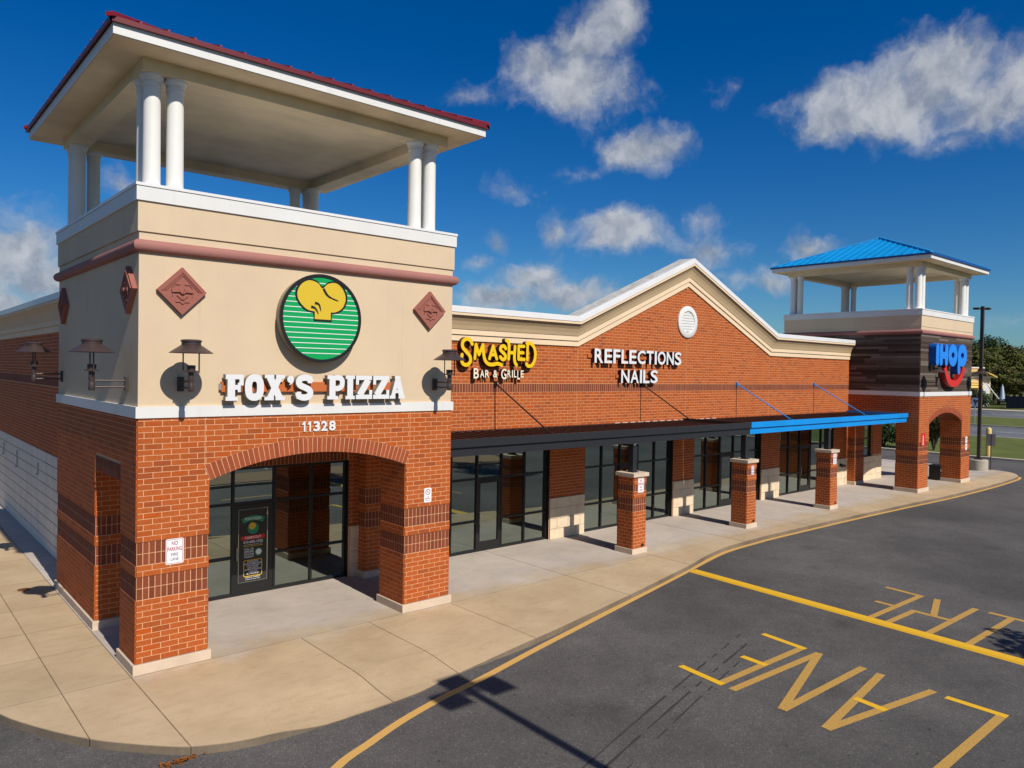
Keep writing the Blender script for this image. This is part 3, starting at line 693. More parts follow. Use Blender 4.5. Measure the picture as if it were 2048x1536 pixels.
def hip_roof(t, x0, x1, y0, y1, ze, za, mat, rib=.42):
    cx, cy = (x0+x1)/2, (y0+y1)/2; ap = V((cx, cy, za)); C = [V((x0, y0, ze)), V((x1, y0, ze)), V((x1, y1, ze)), V((x0, y1, ze))]
    m = MB(); up_ = V((0, 0, .05))
    for k in range(4): a, b = C[k], C[(k+1) % 4]; m.quad([a+up_, b+up_, ap+up_]); m.quad([a, b, b+up_, a+up_])
    roof = m.build('roof', mat, t, world=False)
    for k in range(4):
        a, b = C[k], C[(k+1) % 4]; L = (b-a).length; d = (b-a)/L; inn = V((-d.y, d.x, 0)); half = (x1-x0)/2 if k % 2 else (y1-y0)/2
        n = int(L/rib); mm = MB()
        for i in range(1, n):
            s = L*i/n; run = min(s, L-s)/(L/2)
            p = a+d*s+up_; q = a+d*(L/2)+(ap-(a+d*(L/2))); top = p+(ap-(a+b)/2)*run
            e = (top-p); 
            if e.length < .1: continue
            e.normalize(); p = p-e*.03
            mm.obox(p-d*.02, d*.04, V((0, 0, .045)), (top-p))
        mm.build('standing_seams', mat, roof, world=False, kind='stuff')
    mm = MB()
    for k in range(4):
        d = (ap-C[k]); e = d.normalized(); sdv = V((-e.y, e.x, 0)).normalized(); p = C[k]+up_*.9-e*.05
        mm.obox(p-sdv*.07, sdv*.14, V((0, 0, .07)), d+e*.05)
    mm.build('hip_cap', mat, roof, world=False)
    mm = MB()
    for k in range(4):
        a, b = C[k], C[(k+1) % 4]; d = (b-a).normalized(); o = V((d.y, -d.x, 0)); mm.obox(a-d*.03-V((0, 0, .03)), (b-a)+d*.06, o*.03, V((0, 0, .085)))
    mm.build('drip_edge', mat+'_dark', roof, world=False)
    return roof
def tower(t, TW, TD, style, lim):
    pw, rp, dep = 1.224, TW-1.225, 1.0
    spring, rise = (3.32, .395) if style == 'red' else (3.17, .50)
    ox0, ox1 = pw+.03, rp-.01
    hs_ = (ox1-ox0)/2; cxa = (ox0+ox1)/2; Rr = (hs_**2+rise**2)/(2*rise); zc = spring+rise-Rr; th = math.asin(hs_/Rr); RT = .30
    zt = 4.50; yo = 2.97; rear_r = (yo, TD) if style == 'red' else (5.2, TD)
    # walls (mortar face behind the bricks)
    arc = [(cxa+Rr*math.sin(-th+2*th*k/24), zc+Rr*math.cos(-th+2*th*k/24)) for k in range(25)]
    m = MB(); m.prism([(0, 0), (pw, 0), (pw, spring)]+arc+[(rp, spring), (rp, 0), (TW, 0), (TW, zt), (0, zt)], (0, 0, 0), XP, (0, 0, 1), YP, 0, dep)
    m.build('front_wall', 'mortar', t, world=False)
    m = MB(); m.box(0, .6, yo, TD, 0, zt); m.box(0, .6, dep, yo, 3.29, zt); m.box(.6, 1.0, yo, 3.42, 0, zt); m.build('left_wall', 'mortar', t, world=False)
    m = MB(); m.box(TW-.5, TW, rear_r[0], rear_r[1], 0, zt); m.box(TW-.5, TW, dep, rear_r[0], 3.29, zt)
    m.build('right_wall', 'mortar', t, world=False)
    m = MB(); m.box(.6, TW-.5, dep, 3.3 if style == 'red' else TD, 3.95, 4.2); m.build('porch_ceiling', 'soffit', t, world=False)
    m = MB(); m.box(.6, TW-.5, TD-.3, TD, zt-1.2, zt); m.build('back_wall', 'mortar', t, world=False)
    B = Bricks()
    zb = .19; z1 = zb+11*CO; z2 = z1+4*CO; z3 = z2+2*CO; z4 = z3+4*CO
    def banded(f, a, b, ztop=zt, kinds=True):
        iv = lambda z: [(a, b)]
        B.run(f, zb, z1, iv); B.soldiers(f, z1, 2*CO, a, b); B.soldiers(f, z1+2*CO, 2*CO, a, b); B.run(f, z2, z3, iv)
        B.soldiers(f, z3, 2*CO, a, b); B.soldiers(f, z3+2*CO, 2*CO, a, b)
        if ztop > z4: B.run(f, z4, ztop, iv)
    F = fr((0, 0, 0), XP, YN)
    banded(F, 0, pw, z4); banded(F, rp, TW, z4)
    def ivf(z):
        if z < spring-.02: return [(0, pw), (rp, TW)]
        ro = Rr+RT-.02; z = z+CO*.5
        if z < zc+ro:
            dx = math.sqrt(max(0, ro*ro-(z-zc)**2)); xe = hs_+RT*math.sin(th)
            if z < zc+ro*math.cos(th): dx = hs_+(z-spring)*math.tan(th)
            dx = min(dx, xe)-.004
            return [(0, cxa-dx), (cxa+dx, TW)]
        return [(0, TW)]
    B.run(F, z4, zt, ivf)
    na = int(2*th*(Rr+RT/2)/CO)
    for k in range(na):
        a = -th+2*th*(k+.5)/na; rd = V((math.sin(a), 0, math.cos(a))); tg = V((math.cos(a), 0, -math.sin(a)))
        B.add(F, cxa+rd.x*(Rr+RT/2), zc+rd.z*(Rr+RT/2), 2*th*(Rr+RT/2)/na-JT, RT-.004, .027, 'arch_brick', 'brick_arch', (tg, rd))
        am = V((cxa, 0, zc))+rd*(Rr+RT/2); hw_ = tg*(th*(Rr+RT/2)/na)*1.01; B.m.quad([am-hw_-rd*RT/2+V((0, -.0238-(k % 2)*.0003, 0)), am+hw_-rd*RT/2+V((0, -.0238-(k % 2)*.0003, 0)), am+hw_*1.04+rd*RT/2+V((0, -.0238-(k % 2)*.0003, 0)), am-hw_*1.04+rd*RT/2+V((0, -.0238-(k % 2)*.0003, 0))])
    L = fr((0, 0, 0), YP, XN)
    banded(L, 0, dep, z4); banded(L, yo, TD, z4)
    def ivl(z): return [(0, dep), (yo, TD)] if z < 3.29 else ([(0, dep-.0), (yo, TD)] if z < 3.29+3*CO else [(0, TD)])
    B.run(L, z4, zt, ivl); B.soldiers(L, 3.29, 3*CO, dep, yo, proud=.012, kind='lintel_brick')
    Rg = fr((TW, 0, 0), YP, XP)
    banded(Rg, 0, dep, z4); banded(Rg, rear_r[0], rear_r[1], z4)
    B.run(Rg, z4, zt, lambda z: [(0, dep), rear_r] if z < 3.29 else [(0, TD)])
    banded(fr((rp, 0, 0), YP, XN), 0, dep, spring); banded(fr((pw, 0, 0), YP, XP), 0, dep, spring)
    banded(fr((0, yo, 0), XP, YN), 0, 1.0, 3.29); banded(fr((TW-.5, rear_r[0], 0), XP, YN), 0, .5, 3.29)
    banded(fr((TW-.5, 0, 0), YP, XN), rear_r[0], rear_r[1], 3.29)
    Bk = fr((0, dep, 0), XP, YP); banded(Bk, 0, pw, z4); banded(Bk, rp, TW, z4)
    B.run(Bk, z4, 3.95, lambda z: [(0, pw), (rp, TW)] if z < spring+rise else [(0, TW)])
    # soldier bricks lining the underside of the arch
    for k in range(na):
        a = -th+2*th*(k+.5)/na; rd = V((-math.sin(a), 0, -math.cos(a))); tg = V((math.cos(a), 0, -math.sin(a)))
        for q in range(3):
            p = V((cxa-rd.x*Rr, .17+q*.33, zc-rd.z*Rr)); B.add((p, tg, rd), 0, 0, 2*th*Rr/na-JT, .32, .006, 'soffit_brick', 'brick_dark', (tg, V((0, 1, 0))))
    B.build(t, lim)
    for x in (ox0-RT*math.sin(th)+.0, ox1+RT*math.sin(th)-.0):
        m = MB(); m.box(x-.004, x+.004, -.0215, -.01, zc+(Rr+RT)*math.cos(th), zt); m.build('control_joint', 'mortar', t, world=False)
    # cast stone bases
    for a in ((-.06, pw+.06, -.06, dep+.06), (rp-.06, TW+.06, -.06, dep+.06), (-.06, .95, yo-.06, TD+.06), (TW-.56, TW+.06, rear_r[0]-.06, rear_r[1]+.06)):
        m = MB(); m.box(*a, -.02, .172); m.build('base', 'caststone', t, world=False, bevel=.008)
    # white band, stucco drum, moulding, parapet
    m = MB(); outward_band(m, 0, TW, 0, TD, zt, 4.70, .045); m.build('belt_course', 'white_trim', t, world=False)
    m = MB(); m.box(0, TW, 0, TD, 4.70, 7.745); m.build('drum', 'stucco' if style == 'red' else 'wood_back', t, world=False)
    m = MB(); outward_band(m, 0, TW, 0, TD, 7.76, 8.29, .028); m.build('frieze', 'stucco', t, world=False)
    m = MB(); outward_band(m, 0, TW, 0, TD, 7.745, 7.76, .002); 
    if style == 'blue': outward_band(m, 0, TW, 0, TD, 7.5, 7.745, .015)
    m.build('frieze_groove', 'stucco', t, world=False)
    m = MB(); torus_rail(m, 0, TW, 0, TD, 7.51, .11); m.build('moulding', 'mauve', t, world=False)
    m = MB(); outward_band(m, 0, TW, 0, TD, 8.29, 8.535, .06); cp = m.build('parapet', 'white_trim', t, world=False)
    m = MB(); outward_band(m, 0, TW, 0, TD, 8.541, 8.592, .075); m.build('coping', 'white_coping', cp, world=False)
    m = MB(); outward_band(m, 0, TW, 0, TD, 8.535, 8.541, .05); m.build('coping_joint', 'sign_black', cp, world=False)
    # belvedere
    bx0, bx1 = .055, TW-.16; by0, by1 = .055, TD-.1; zs = 10.80
    c0, s_ = .265, .395
    for sx, X in ((1, bx0+.205), (-1, bx1-.36 if style == 'red' else bx1-.205)):
        for sy, Y in ((1, by0+.205), (-1, by1-.205)):
            for dx, dy in ((0, 0), (s_*sx, 0), (0, s_*sy)):
                m = MB(); column(m, X+dx, Y+dy, 8.592, 10.57, .150); m.build('column', 'column_white', t, world=False)
    for a in ((bx0, bx1, by0, by0+.42), (bx0, bx1, by1-.42, by1), (bx0, bx0+.42, by0+.42, by1-.42), (bx1-.42, bx1, by0+.42, by1-.42)):
        m = MB(); m.box(*a, 10.57, zs); m.build('beam', 'soffit', t, world=False)
    ov = .60
    m = MB(); m.box(bx0-ov, bx1+ov, by0-ov, by1+ov, zs, zs+.012); m.build('soffit', 'soffit', t, world=False)
    m = MB(); m.box(bx0-ov-.02, bx1+ov+.02, by0-ov-.02, by1+ov+.02, zs+.012, zs+.205); m.build('fascia', 'white_trim', t, world=False)
    hip_roof(t, bx0-ov-.05, bx1+ov+.05, by0-ov-.05, by1+ov+.05, zs+.215, 12.42 if style == 'red' else 12.62, 'roof_red' if style == 'red' else 'roof_blue')
    if style == 'blue':
        nb = 24; hb = (7.40-4.70)/nb
        for f_, Lw in ((fr((0, 0, 0), XP, YN), TW), (fr((0, 0, 0), YP, XN), TD), (fr((TW, 0, 0), YP, XP), TD)):
            mb = MB(); mb2 = MB()
            for k in range(nb):
                x = 0
                while x < Lw-.01:
                    x2 = min(Lw, x+random.uniform(1.2, 2.8)); pr = random.uniform(.012, .026)
                    O = f_[0]+f_[1]*(x+.002)+V((0, 0, 4.70+k*hb+.003)); mb.obox(O, f_[1]*(x2-x-.004), f_[2]*pr, V((0, 0, hb-.006)), random.random()*.998+.001); x = x2
            mb.build('wood_plank_field', 'plank', t, world=False, kind='stuff')
brickmat('brick_arch', [(0, (.27, .062, .024)), (.5, (.31, .072, .028)), (1, (.35, .082, .03))]); UB['brick_arch'] = unit_brick('brick_arch')
brickmat('plank', [(0, (.040, .027, .020)), (.35, (.075, .053, .040)), (.7, (.11, .084, .066)), (1, (.18, .145, .12))], .85)
pm('wood_back', (.05, .035, .028), .9, .3, 3)
fox = thing('corner_tower', 'large beige stucco and brick corner tower with red roofed belvedere at the near left', 'tower', (0, 0, 0))
tower(fox, 6.757, 6.773, 'red', {'brick': 300, 'soldier_brick': 150, 'arch_brick': 60, 'lintel_brick': 30})
XI, YI = 34.1, -.06
ihop = thing('corner_tower', 'far corner tower with blue metal roof and dark weathered wood cladding', 'tower', (XI, YI, 0), 0, None, (1, 1, 1.014))
tower(ihop, 6.85, 6.9, 'blue', {})

# ------------------------------------------------------------------ the row of shops
YF = 3.3
XE = 34.08
store = thing('shop_building', 'long single storey brick shop row with gabled parapet and beige cornice', 'building', (0, YF, 0))
OPEN = [(7.4, 13.2), (14.85, 19.70), (21.05, 25.95), (27.5, 32.6)]
STONE = 4.79-34*CO; HEAD = 3.22
GX0, GX1, GXA, GZ, GA = 14.38, 26.45, 20.41, 6.29, 8.79
def gable(x):
    if x < GX0 or x > GX1: return GZ
    return GZ+(GA-GZ)*(x-GX0)/(GXA-GX0) if x < GXA else GZ+(GA-GZ)*(GX1-x)/(GX1-GXA)
m = MB()
px = [5.95]+[a for o in OPEN for a in o]+[XE]
for k in range(0, len(px), 2): m.box(px[k], px[k+1], YF, YF+.35, 0, HEAD)
m.box(5.95, XE, YF, YF+.35, HEAD, GZ)
m.prism([(GX0, GZ), (GX1, GZ), (GXA, GA)], (0, YF, 0), XP, (0, 0, 1), YP, 0, .35)
m.build('front_wall', 'mortar', store)
m = MB(); m.box(XE, 38.1, YF, YF+.35, 0, 1.25); m.box(XE, 35.3, YF, YF+.35, 1.25, 2.97); m.box(37.0, 38.1, YF, YF+.35, 1.25, 2.97); m.box(XE, 38.1, YF, YF+.35, 2.97, 6.2); m.box(37.75, 38.1, YF+.35, 24, 0, 6.2); m.build('end_wall', 'mortar', store)
m = MB(); m.box(.5, .85, 6.85, 26, 0, 6.29); m.build('side_wall', 'mortar', store)
B = Bricks(); F = fr((0, 0, 0), XP, YN)
def iv1(z):
    if z < HEAD: return [(5.95, 6.28)]+[(px[k], px[k+1]) for k in range(2, len(px), 2)]+[(6.76, 7.4), (37.0, 38.1), (34.6, 35.3)]
    return [(5.95, XE)] if z < GZ else []
B.run(F, STONE, 4.79, iv1, proud=.012)
B.soldiers(F, 4.79, .27, 6.76, XE, proud=.014)
def iv2(z):
    if z < GZ-.02: return [(6.76, XE)]
    k = (z-GZ)/(GA-GZ)
    return [(GX0+(GXA-GX0)*k, GX1-(GX1-GXA)*k)] if k < .98 else []
B.run(F, 5.06, GA, iv2, proud=.012)
SW = fr((.5, 0, 0), YP, XN)
B.run(SW, 2.84, 4.79, lambda z: [(3.55, 22.7)], proud=.012); B.soldiers(SW, 4.79, .27, 3.55, 22.7, proud=.014); B.run(SW, 5.06, 6.29, lambda z: [(3.55, 22.7)], proud=.012)
B.run(fr((34.1, -.3, 0), XP, YN), .19, 3.3, lambda z: [(0, .5)], proud=.012)
B.build(store, {'brick': 300})
m = MB(); m.box(34.1, 34.6, YF-.3, YF, 0, 3.3); pil = m.build('pilaster', 'mortar', store); m = MB(); m.box(34.06, 34.66, YF-.37, YF, 0, .17); m.build('base', 'caststone', pil)
for x in (GX0, GXA, GX1):
    m = MB(); m.box(x-.004, x+.004, YF-.0135, YF-.005, 3.68, 6.29 if x != GXA else 6.7); m.build('control_joint', 'mortar', store)
# painted block courses of the side wall
hb = 2.84/9
for k in range(9):
    m = MB(); y = 6.85-(.3 if k % 2 else 0)
    y = 6.85; first = True
    while y < 26:
        y2 = y+(.31 if (first and k % 2) else .62); first = False
        m.box(.478+random.uniform(0, .003), .5, y+.0015, min(26, y2)-.0015, k*hb+.011, (k+1)*hb-.011); y = y2
    m.build('block_course', 'block', store)
m = MB(); m.box(.488, .4995, 6.85, 26, 0, 2.84); m.build('block_joint', 'block_joint', store)
# stone blocks below the piers of the shop front
def stones(x0, x1, y, zt, n=4):
    h = zt/n
    for r in range(n):
        x = x0; first = True
        while x < x1-.02:
            w = random.uniform(.5, .68) if not (first and r % 2) else .32
            first = False; x2 = min(x1, x+w)
            if x1-x2 < .15: x2 = x1
            o = bpy.data.objects.new('stone_block', UB['stone']); COL.objects.link(o); o.parent = store
            o.matrix_basis = Matrix.Translation(((x+x2)/2, y-YF, (r+.5)*h)) @ Matrix.Diagonal((x2-x-.012, -.035-random.uniform(0, .012), h-.012, 1)); x = x2
for a, b in ((6.0, 6.26), (6.80, 7.38), (13.22, 14.83), (19.72, 21.03), (25.97, 27.48), (32.62, XE-.02), (34.68, 38.1)): stones(a, b, YF, STONE-.006 if b < 35 else 1.25)
m = MB()
for a, b in ((6.0, 6.26), (6.80, 7.38), (13.22, 14.83), (19.72, 21.03), (25.97, 27.48), (32.62, XE-.02), (34.68, 38.1)): m.box(a+.003, b-.003, YF-.02, YF-.002, 0, STONE-.01 if b < 35 else 1.24)
m.build('stone_joint', 'stone_joint', store)
# cornice swept along eaves and gable, and round the side wall
PROF = [(0, .0), (0, .055), (.165, .055), (.165, .04), (.18, .04), (.18, .09), (.33, .09), (.33, .10), (.44, .125), (.56, .17), (.66, .235), (.72, .30), (.72, .315), (.80, .315)]
COPE = [(.80, .33), (.96, .33), (.975, .30), (.98, .16)]
CAPS = [(.98, .16), (1.0, -.40), (.7, -.40)]
def sweep(path, prof, O, U, Nn, name, mat, parent, sel=None):
    n = len(path); nrm = []
    for i in range(n):
        d1 = (V(path[i])-V(path[i-1])).normalized() if i else None; d2 = (V(path[i+1])-V(path[i])).normalized() if i < n-1 else None
        if d1 is None: d1 = d2
        if d2 is None: d2 = d1
        t = (d1+d2).normalized(); nrm.append(V((-t.y, t.x))/max(.3, t.dot(d1)))
    m = MB()
    for i in range(n-1):
        for j in range(len(prof)-1):
            if sel and j not in sel: continue
            (h0, p0), (h1, p1) = prof[j], prof[j+1]; q = []
            for (pt, nn, h, pp) in ((path[i], nrm[i], h0, p0), (path[i+1], nrm[i+1], h0, p0), (path[i+1], nrm[i+1], h1, p1), (path[i], nrm[i], h1, p1)):
                a = V(pt)+nn*h; q.append(V(O)+V(U)*a.x+V((0, 0, a.y))+V(Nn)*pp)
            m.quad(q, sm=False)
    for i in (0, n-1):     # end caps
        if not sel:
            pts = [V(path[i])+nrm[i]*h for h, p in prof]; m.quad([V(O)+V(U)*a.x+V((0, 0, a.y))+V(Nn)*p for a, (h, p) in zip(pts, prof)])
    return m.build(name, mat, parent)
path = [(6.76, GZ), (GX0, GZ), (GXA, GA), (GX1, GZ), (XE+.02, GZ)]
O = (0, YF, 0)
cn = sweep(path, PROF, O, XP, YN, 'cornice', 'cream', store)
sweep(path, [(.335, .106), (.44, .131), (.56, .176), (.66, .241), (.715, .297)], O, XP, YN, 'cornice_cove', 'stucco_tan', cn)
sweep(path, COPE, O, XP, YN, 'coping', 'white_coping', store); sweep(path, CAPS, O, XP, YN, 'parapet_top', 'rubber_roof', store, (0, 1))
path2 = [(6.8, 6.29), (26, 6.29)]
cn = sweep(path2, PROF, (.5, 0, 0), YP, XN, 'cornice', 'cream', store)
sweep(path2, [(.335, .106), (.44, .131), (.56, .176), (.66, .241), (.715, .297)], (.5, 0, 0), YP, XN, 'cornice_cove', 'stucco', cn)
sweep(path2, COPE, (.5, 0, 0), YP, XN, 'coping', 'white_coping', store); sweep(path2, CAPS, (.5, 0, 0), YP, XN, 'parapet_top', 'rubber_roof', store, (0, 1))
m = MB(); m.box(.9, 37.7, YF+.4, 24, 6.3, 6.5); m.build('roof', 'rubber_roof', store)
# the rooms behind the glass
m = MB(); m.quad([(.7, YF+.36, .004), (37.7, YF+.36, .004), (37.7, 14, .004), (.7, 14, .004)]); m.build('shop_floor', 'interior_floor', store)
m = MB(); m.box(.7, 37.7, 11.5, 11.7, 0, 3.4)
for x in (.7, 6.9, 14.0, 20.4, 26.7, 34.0): m.box(x-.05, x+.05, YF+.4, 11.5, 0, 3.4)
for x in (2.8, 9.6, 12.3, 17.4, 18.9, 23.7, 29.8): m.box(x, x+.5, 6.3, 6.8, 0, 3.4)
for x in (8.3, 16, 24.7, 30.9): m.box(x, x+1.6, 8.3, 8.9, 0, 1.05)
m.build('partition', 'interior', store)
m = MB(); m.box(.7, 37.7, YF+.36, 11.5, 3.4, 3.5); m.build('shop_ceiling', 'interior', store)

def storefront(parent, x0, x1, yb, ztop, mull, doors, zt2=2.19, zt1=.92):
    """black aluminium frame with glass; doors = indices of bays that hold a door"""
    y0, y1 = yb, yb+.10; xs = [x0]+mull+[x1]; fw_ = .055
    m = MB(); m.box(x0, x1, y0, y1, 0, .07); m.box(x0, x1, y0, y1, ztop-.06, ztop)
    for k, x in enumerate(xs):
        a, b = (x, x+.06) if k == 0 else ((x-.06, x) if k == len(xs)-1 else (x-fw_/2, x+fw_/2)); m.box(a, b, y0-.003, y1+.003, .07, ztop-.06)
    for k in range(len(xs)-1):
        a, b = xs[k]+fw_/2+.001, xs[k+1]-fw_/2-.001
        m.box(a, b, y0+.002, y1-.002, zt2-.03, zt2+.03)
        if k not in doors: m.box(a, b, y0+.002, y1-.002, zt1-.03, zt1+.03)
    for xa, xb in ((x0, x0+.012), (x1-.012, x1)): m.box(xa, xb, YF-.004, y0-.004, .0, ztop)
    f = m.build('storefront_frame', 'frame_black', parent)
    yg = yb+.05
    for k in range(len(xs)-1):
        a, b = xs[k]+fw_/2, xs[k+1]-fw_/2
        if k in doors:
            d = MB(); st = .10
            d.box(a+.004, a+st, y0+.01, y1-.02, .02, zt2-.04); d.box(b-st, b-.004, y0+.01, y1-.02, .02, zt2-.04); d.box(a+st, b-st, y0+.01, y1-.02, .02, .27); d.box(a+st, b-st, y0+.01, y1-.02, zt2-.15, zt2-.04)
            d.build('door', 'frame_black', f)
            h = MB(); h.tube([(a+.05, y0+.01, 1.18), (a+.05, y0-.05, 1.16), (a+.05, y0-.05, .86), (a+.05, y0+.01, .84)], .012, 6); h.build('door_handle', 'steel', f)
            cells = [(a+st, b-st, .27, zt2-.15), (a, b, zt2+.03, ztop-.06)]
        else: cells = [(a, b, .07, zt1-.03), (a, b, zt1+.03, zt2-.03), (a, b, zt2+.03, ztop-.06)]
        for (p, q, r, s) in cells:
            g = MB(); e = random.uniform(-.0015, .0015); g.quad([(p-.008, yg-e, r-.008), (q+.008, yg+e, r-.008), (q+.008, yg+e, s+.008), (p-.008, yg-e, s+.008)]); g.build('pane', 'glass', f)
    return f
storefront(store, 1.02, 5.95, 3.40, 3.05, [2.02, 2.99, 4.0, 4.97], [2])
m = MB(); m.box(1.0, 5.95, 3.38, 3.6, 3.05, 4.0); w_ = m.build('header_wall', 'mortar', store)
B = Bricks(); B.soldiers(fr((0, .08, 0), XP, YN), 3.055, 3*CO, 1.0, 5.95, proud=.012, kind='header_brick'); B.run(fr((0, .08, 0), XP, YN), 3.055+3*CO, 3.95, lambda z: [(1.0, 5.95)], proud=.012, kind='header_brick'); B.build(store, {})
def spaced(a, b, n): return [a+(b-a)*k/n for k in range(1, n)]
storefront(store, 7.4, 13.2, YF+.10, HEAD, [8.37, 9.34, 10.31, 11.27, 12.22], [3])
storefront(store, 14.85, 19.70, YF+.10, HEAD, spaced(14.85, 19.70, 5), [2])
storefront(store, 21.05, 25.95, YF+.10, HEAD, spaced(21.05, 25.95, 5), [2])
storefront(store, 27.5, 32.6, YF+.10, HEAD, spaced(27.5, 32.6, 5), [2])
# single window under the far tower
m = MB(); m.box(35.3, 37.0, YF+.08, YF+.18, 1.25, 1.31); m.box(35.3, 37.0, YF+.08, YF+.18, 2.91, 2.97)
for x in (35.3, 36.12, 36.94): m.box(x, x+.06, YF+.078, YF+.182, 1.31, 2.91)
m.box(35.36, 36.12, YF+.082, YF+.178, 2.17, 2.23); m.box(36.18, 36.94, YF+.082, YF+.178, 2.17, 2.23)
f = m.build('window_frame', 'frame_black', store)
for a, b in ((35.35, 36.13), (36.17, 36.95)):
    for z0, z1 in ((1.30, 2.18), (2.22, 2.92)): g = MB(); g.quad([(a, YF+.13, z0), (b, YF+.13, z0), (b, YF+.13, z1), (a, YF+.13, z1)]); g.build('pane', 'glass', f)
# round louvred vent in the gable
VX, VZ = 20.40, 7.43
m = MB(); m.lathe([(.40, 0), (.40, .05), (.42, .07), (.58, .07), (.61, .05), (.61, 0)], (VX, YF-.012, VZ), 40, (0, -1, 0)); vt = m.build('vent_ring', 'white_trim', store)
for k in range(8):
    z = VZ-.36+k*.103; hw = math.sqrt(max(.01, .41**2-(z+.03-VZ)**2)); mm = MB(); mm.obox((VX-hw, YF-.02, z), (hw*2, 0, 0), (0, -.035, -.01), (0, .008, .09)); mm.build('louvre', 'white_trim', vt)
# small brackets on the side wall
for k, (y, z0, z1) in enumerate(((19.34, 2.02, 2.45), (16.3, 1.86, 2.44), (12.4, 2.05, 2.41))):
    m = MB(); m.box(.44, .478, y-.035, y+.035, z0, z1); m.box(.40, .44, y-.02, y+.02, z0, z0+.05)
    tag(m.build('wall_bracket', 'steel'), ['steel wall bracket farthest along the grey block side wall', 'middle steel bracket on the grey block side wall', 'steel wall bracket on the block wall nearest the tower'][k], 'bracket', 'brackets on the side wall')

# ------------------------------------------------------------------ awnings
def awning(label, x0, x1, mat, rods, left_cap):
    t = thing('awning', label, 'awning', (x0, YF, 3.5))
    m = MB(); m.box(x0, x1, .36, .42, 3.555, 3.755); m.build('upper_fascia', mat, t)
    m = MB(); m.box(x0-.0, x1-.03, .42, .50, 3.33, 3.60); m.build('lower_fascia', mat, t)
    m = MB(); m.box(x1-.05, x1, .42, YF-.02, 3.40, 3.74); m.build('end_fascia', mat, t)
    for k in range(1, int((x1-x0)/3.05)+1):
        xx = x0+k*3.05; m = MB(); m.box(xx-.03, xx+.03, .3575, .36, 3.552, 3.757); m.build('fascia_splice', mat, t)
    m = MB(); m.quad([(x0, .50, 3.585), (x1-.05, .50, 3.585), (x1-.05, YF-.013, 3.62), (x0, YF-.013, 3.62)]); m.quad([(x0, .50, 3.52), (x1-.05, .50, 3.52), (x1-.05, YF-.013, 3.55), (x0, YF-.013, 3.55)]); dk = m.build('deck', 'awning_brown', t)
    m = MB(); n = int((x1-x0)/.305)
    for k in range(n): x = x0+.1+k*.305; m.obox((x, .50, 3.585), (.045, 0, 0), (0, YF-.52, .035), (0, 0, .04))
    m.build('deck_rib', 'awning_brown', dk, kind='stuff')
    m = MB(); m.box(x0, x1-.05, YF-.05, YF-.013, 3.62, 3.67); m.build('flashing', 'awning_brown', dk)
    for x in rods:
        m = MB(); m.tube([(x, YF-.06, 5.04), (x, .80, 3.70)], .022, 8); m.box(x-.03, x+.03, .74, .86, 3.60, 3.74); r = m.build('tie_rod', mat if mat != 'black_paint' else 'frame_black', t)
        m = MB(); m.box(x-.05, x+.05, YF-.07, YF-.013, 4.96, 5.12); m.build('rod_plate', mat if mat != 'black_paint' else 'frame_black', r)
    return t
aw = awning('long black metal awning with tie rods over the first two shop fronts', 6.80, 20.28, 'black_paint', (10.83, 17.70), True)
for k in range(15): x = 16.3+k*.42; m = MB(); m.box(x, x+.26, YF-.045, YF-.02, 3.671, 3.683); m.build('white_tape', 'plate_white', aw)
awning('bright blue metal awning with blue tie rods beside the far tower', 20.30, XE-.12, 'blue_paint', (23.9, 30.47), False)

# ------------------------------------------------------------------ free standing brick piers
def pier(x, y, label, n_ind):
    t = thing('brick_pier', label, 'pier', (x, y, 0), 0, 'brick piers carrying the awning'); h = .295
    m = MB(); m.box(x-h, x+h, y-h, y+h, .1, 2.31); m.build('core', 'mortar', t)
    m = MB(); m.box(x-.35, x+.35, y-.35, y+.35, -.02, .155); m.build('base', 'caststone', t, bevel=.008)
    m = MB(); m.box(x-.36, x-.001, y-.36, y+.36, 2.315, 2.425); m.box(x+.001, x+.36, y-.36, y+.36, 2.315, 2.425); m.build('cap', 'caststone', t)
    B = Bricks(); zb = .16
    for f in (fr((-h, -h, 0), XP, YN), fr((-h, -h, 0), YP, XN), fr((h, -h, 0), YP, XP), fr((-h, h, 0), XP, YP)):
        iv = lambda z: [(0, 2*h)]; q = dict(L=.2032, offs=(.10, .2))
        B.run(f, zb, zb+11*CO, iv, **q); z = zb+11*CO
        B.soldiers(f, z, 2*CO, 0, 2*h); B.soldiers(f, z+2*CO, 2*CO, 0, 2*h); z += 4*CO
        B.run(f, z, z+2*CO, iv, **q); z += 2*CO; B.soldiers(f, z, 2*CO, 0, 2*h); z += 2*CO
        B.run(f, z, 2.315, iv, **q)
    B.build(t, {'brick': n_ind, 'soldier_brick': n_ind//4})
    m = MB(); m.box(x-.10, x+.10, y-.10, y+.10, 2.43, 3.52); ps = m.build('steel_post', 'black_paint', t)
    m = MB(); m.box(x-.14, x+.14, y-.14, y+.14, 2.425, 2.445); m.build('base_plate', 'black_paint', ps)
    m = MB(); m.box(x-.12, x+.12, y-.125, y+.125, 3.28, 3.345); m.box(x-.16, x-.12, y-.2, y-.16, 3.25, 3.45); m.build('post_bracket', 'steel', ps)
    m = MB(); m.box(x+.10, x+.20, y-h-.035, y-h-.02, .19, .27); m.build('outlet_box', 'sign_black', t)
    return t
pier(14.14, .65, 'brick pier with stone cap and steel post nearest the beige tower', 160)
pier(20.35, .65, 'middle brick pier, standing where black and blue awning meet', 100)
pier(26.56, .65, 'brick pier with stone cap under the blue awning, nearest the far tower', 60)

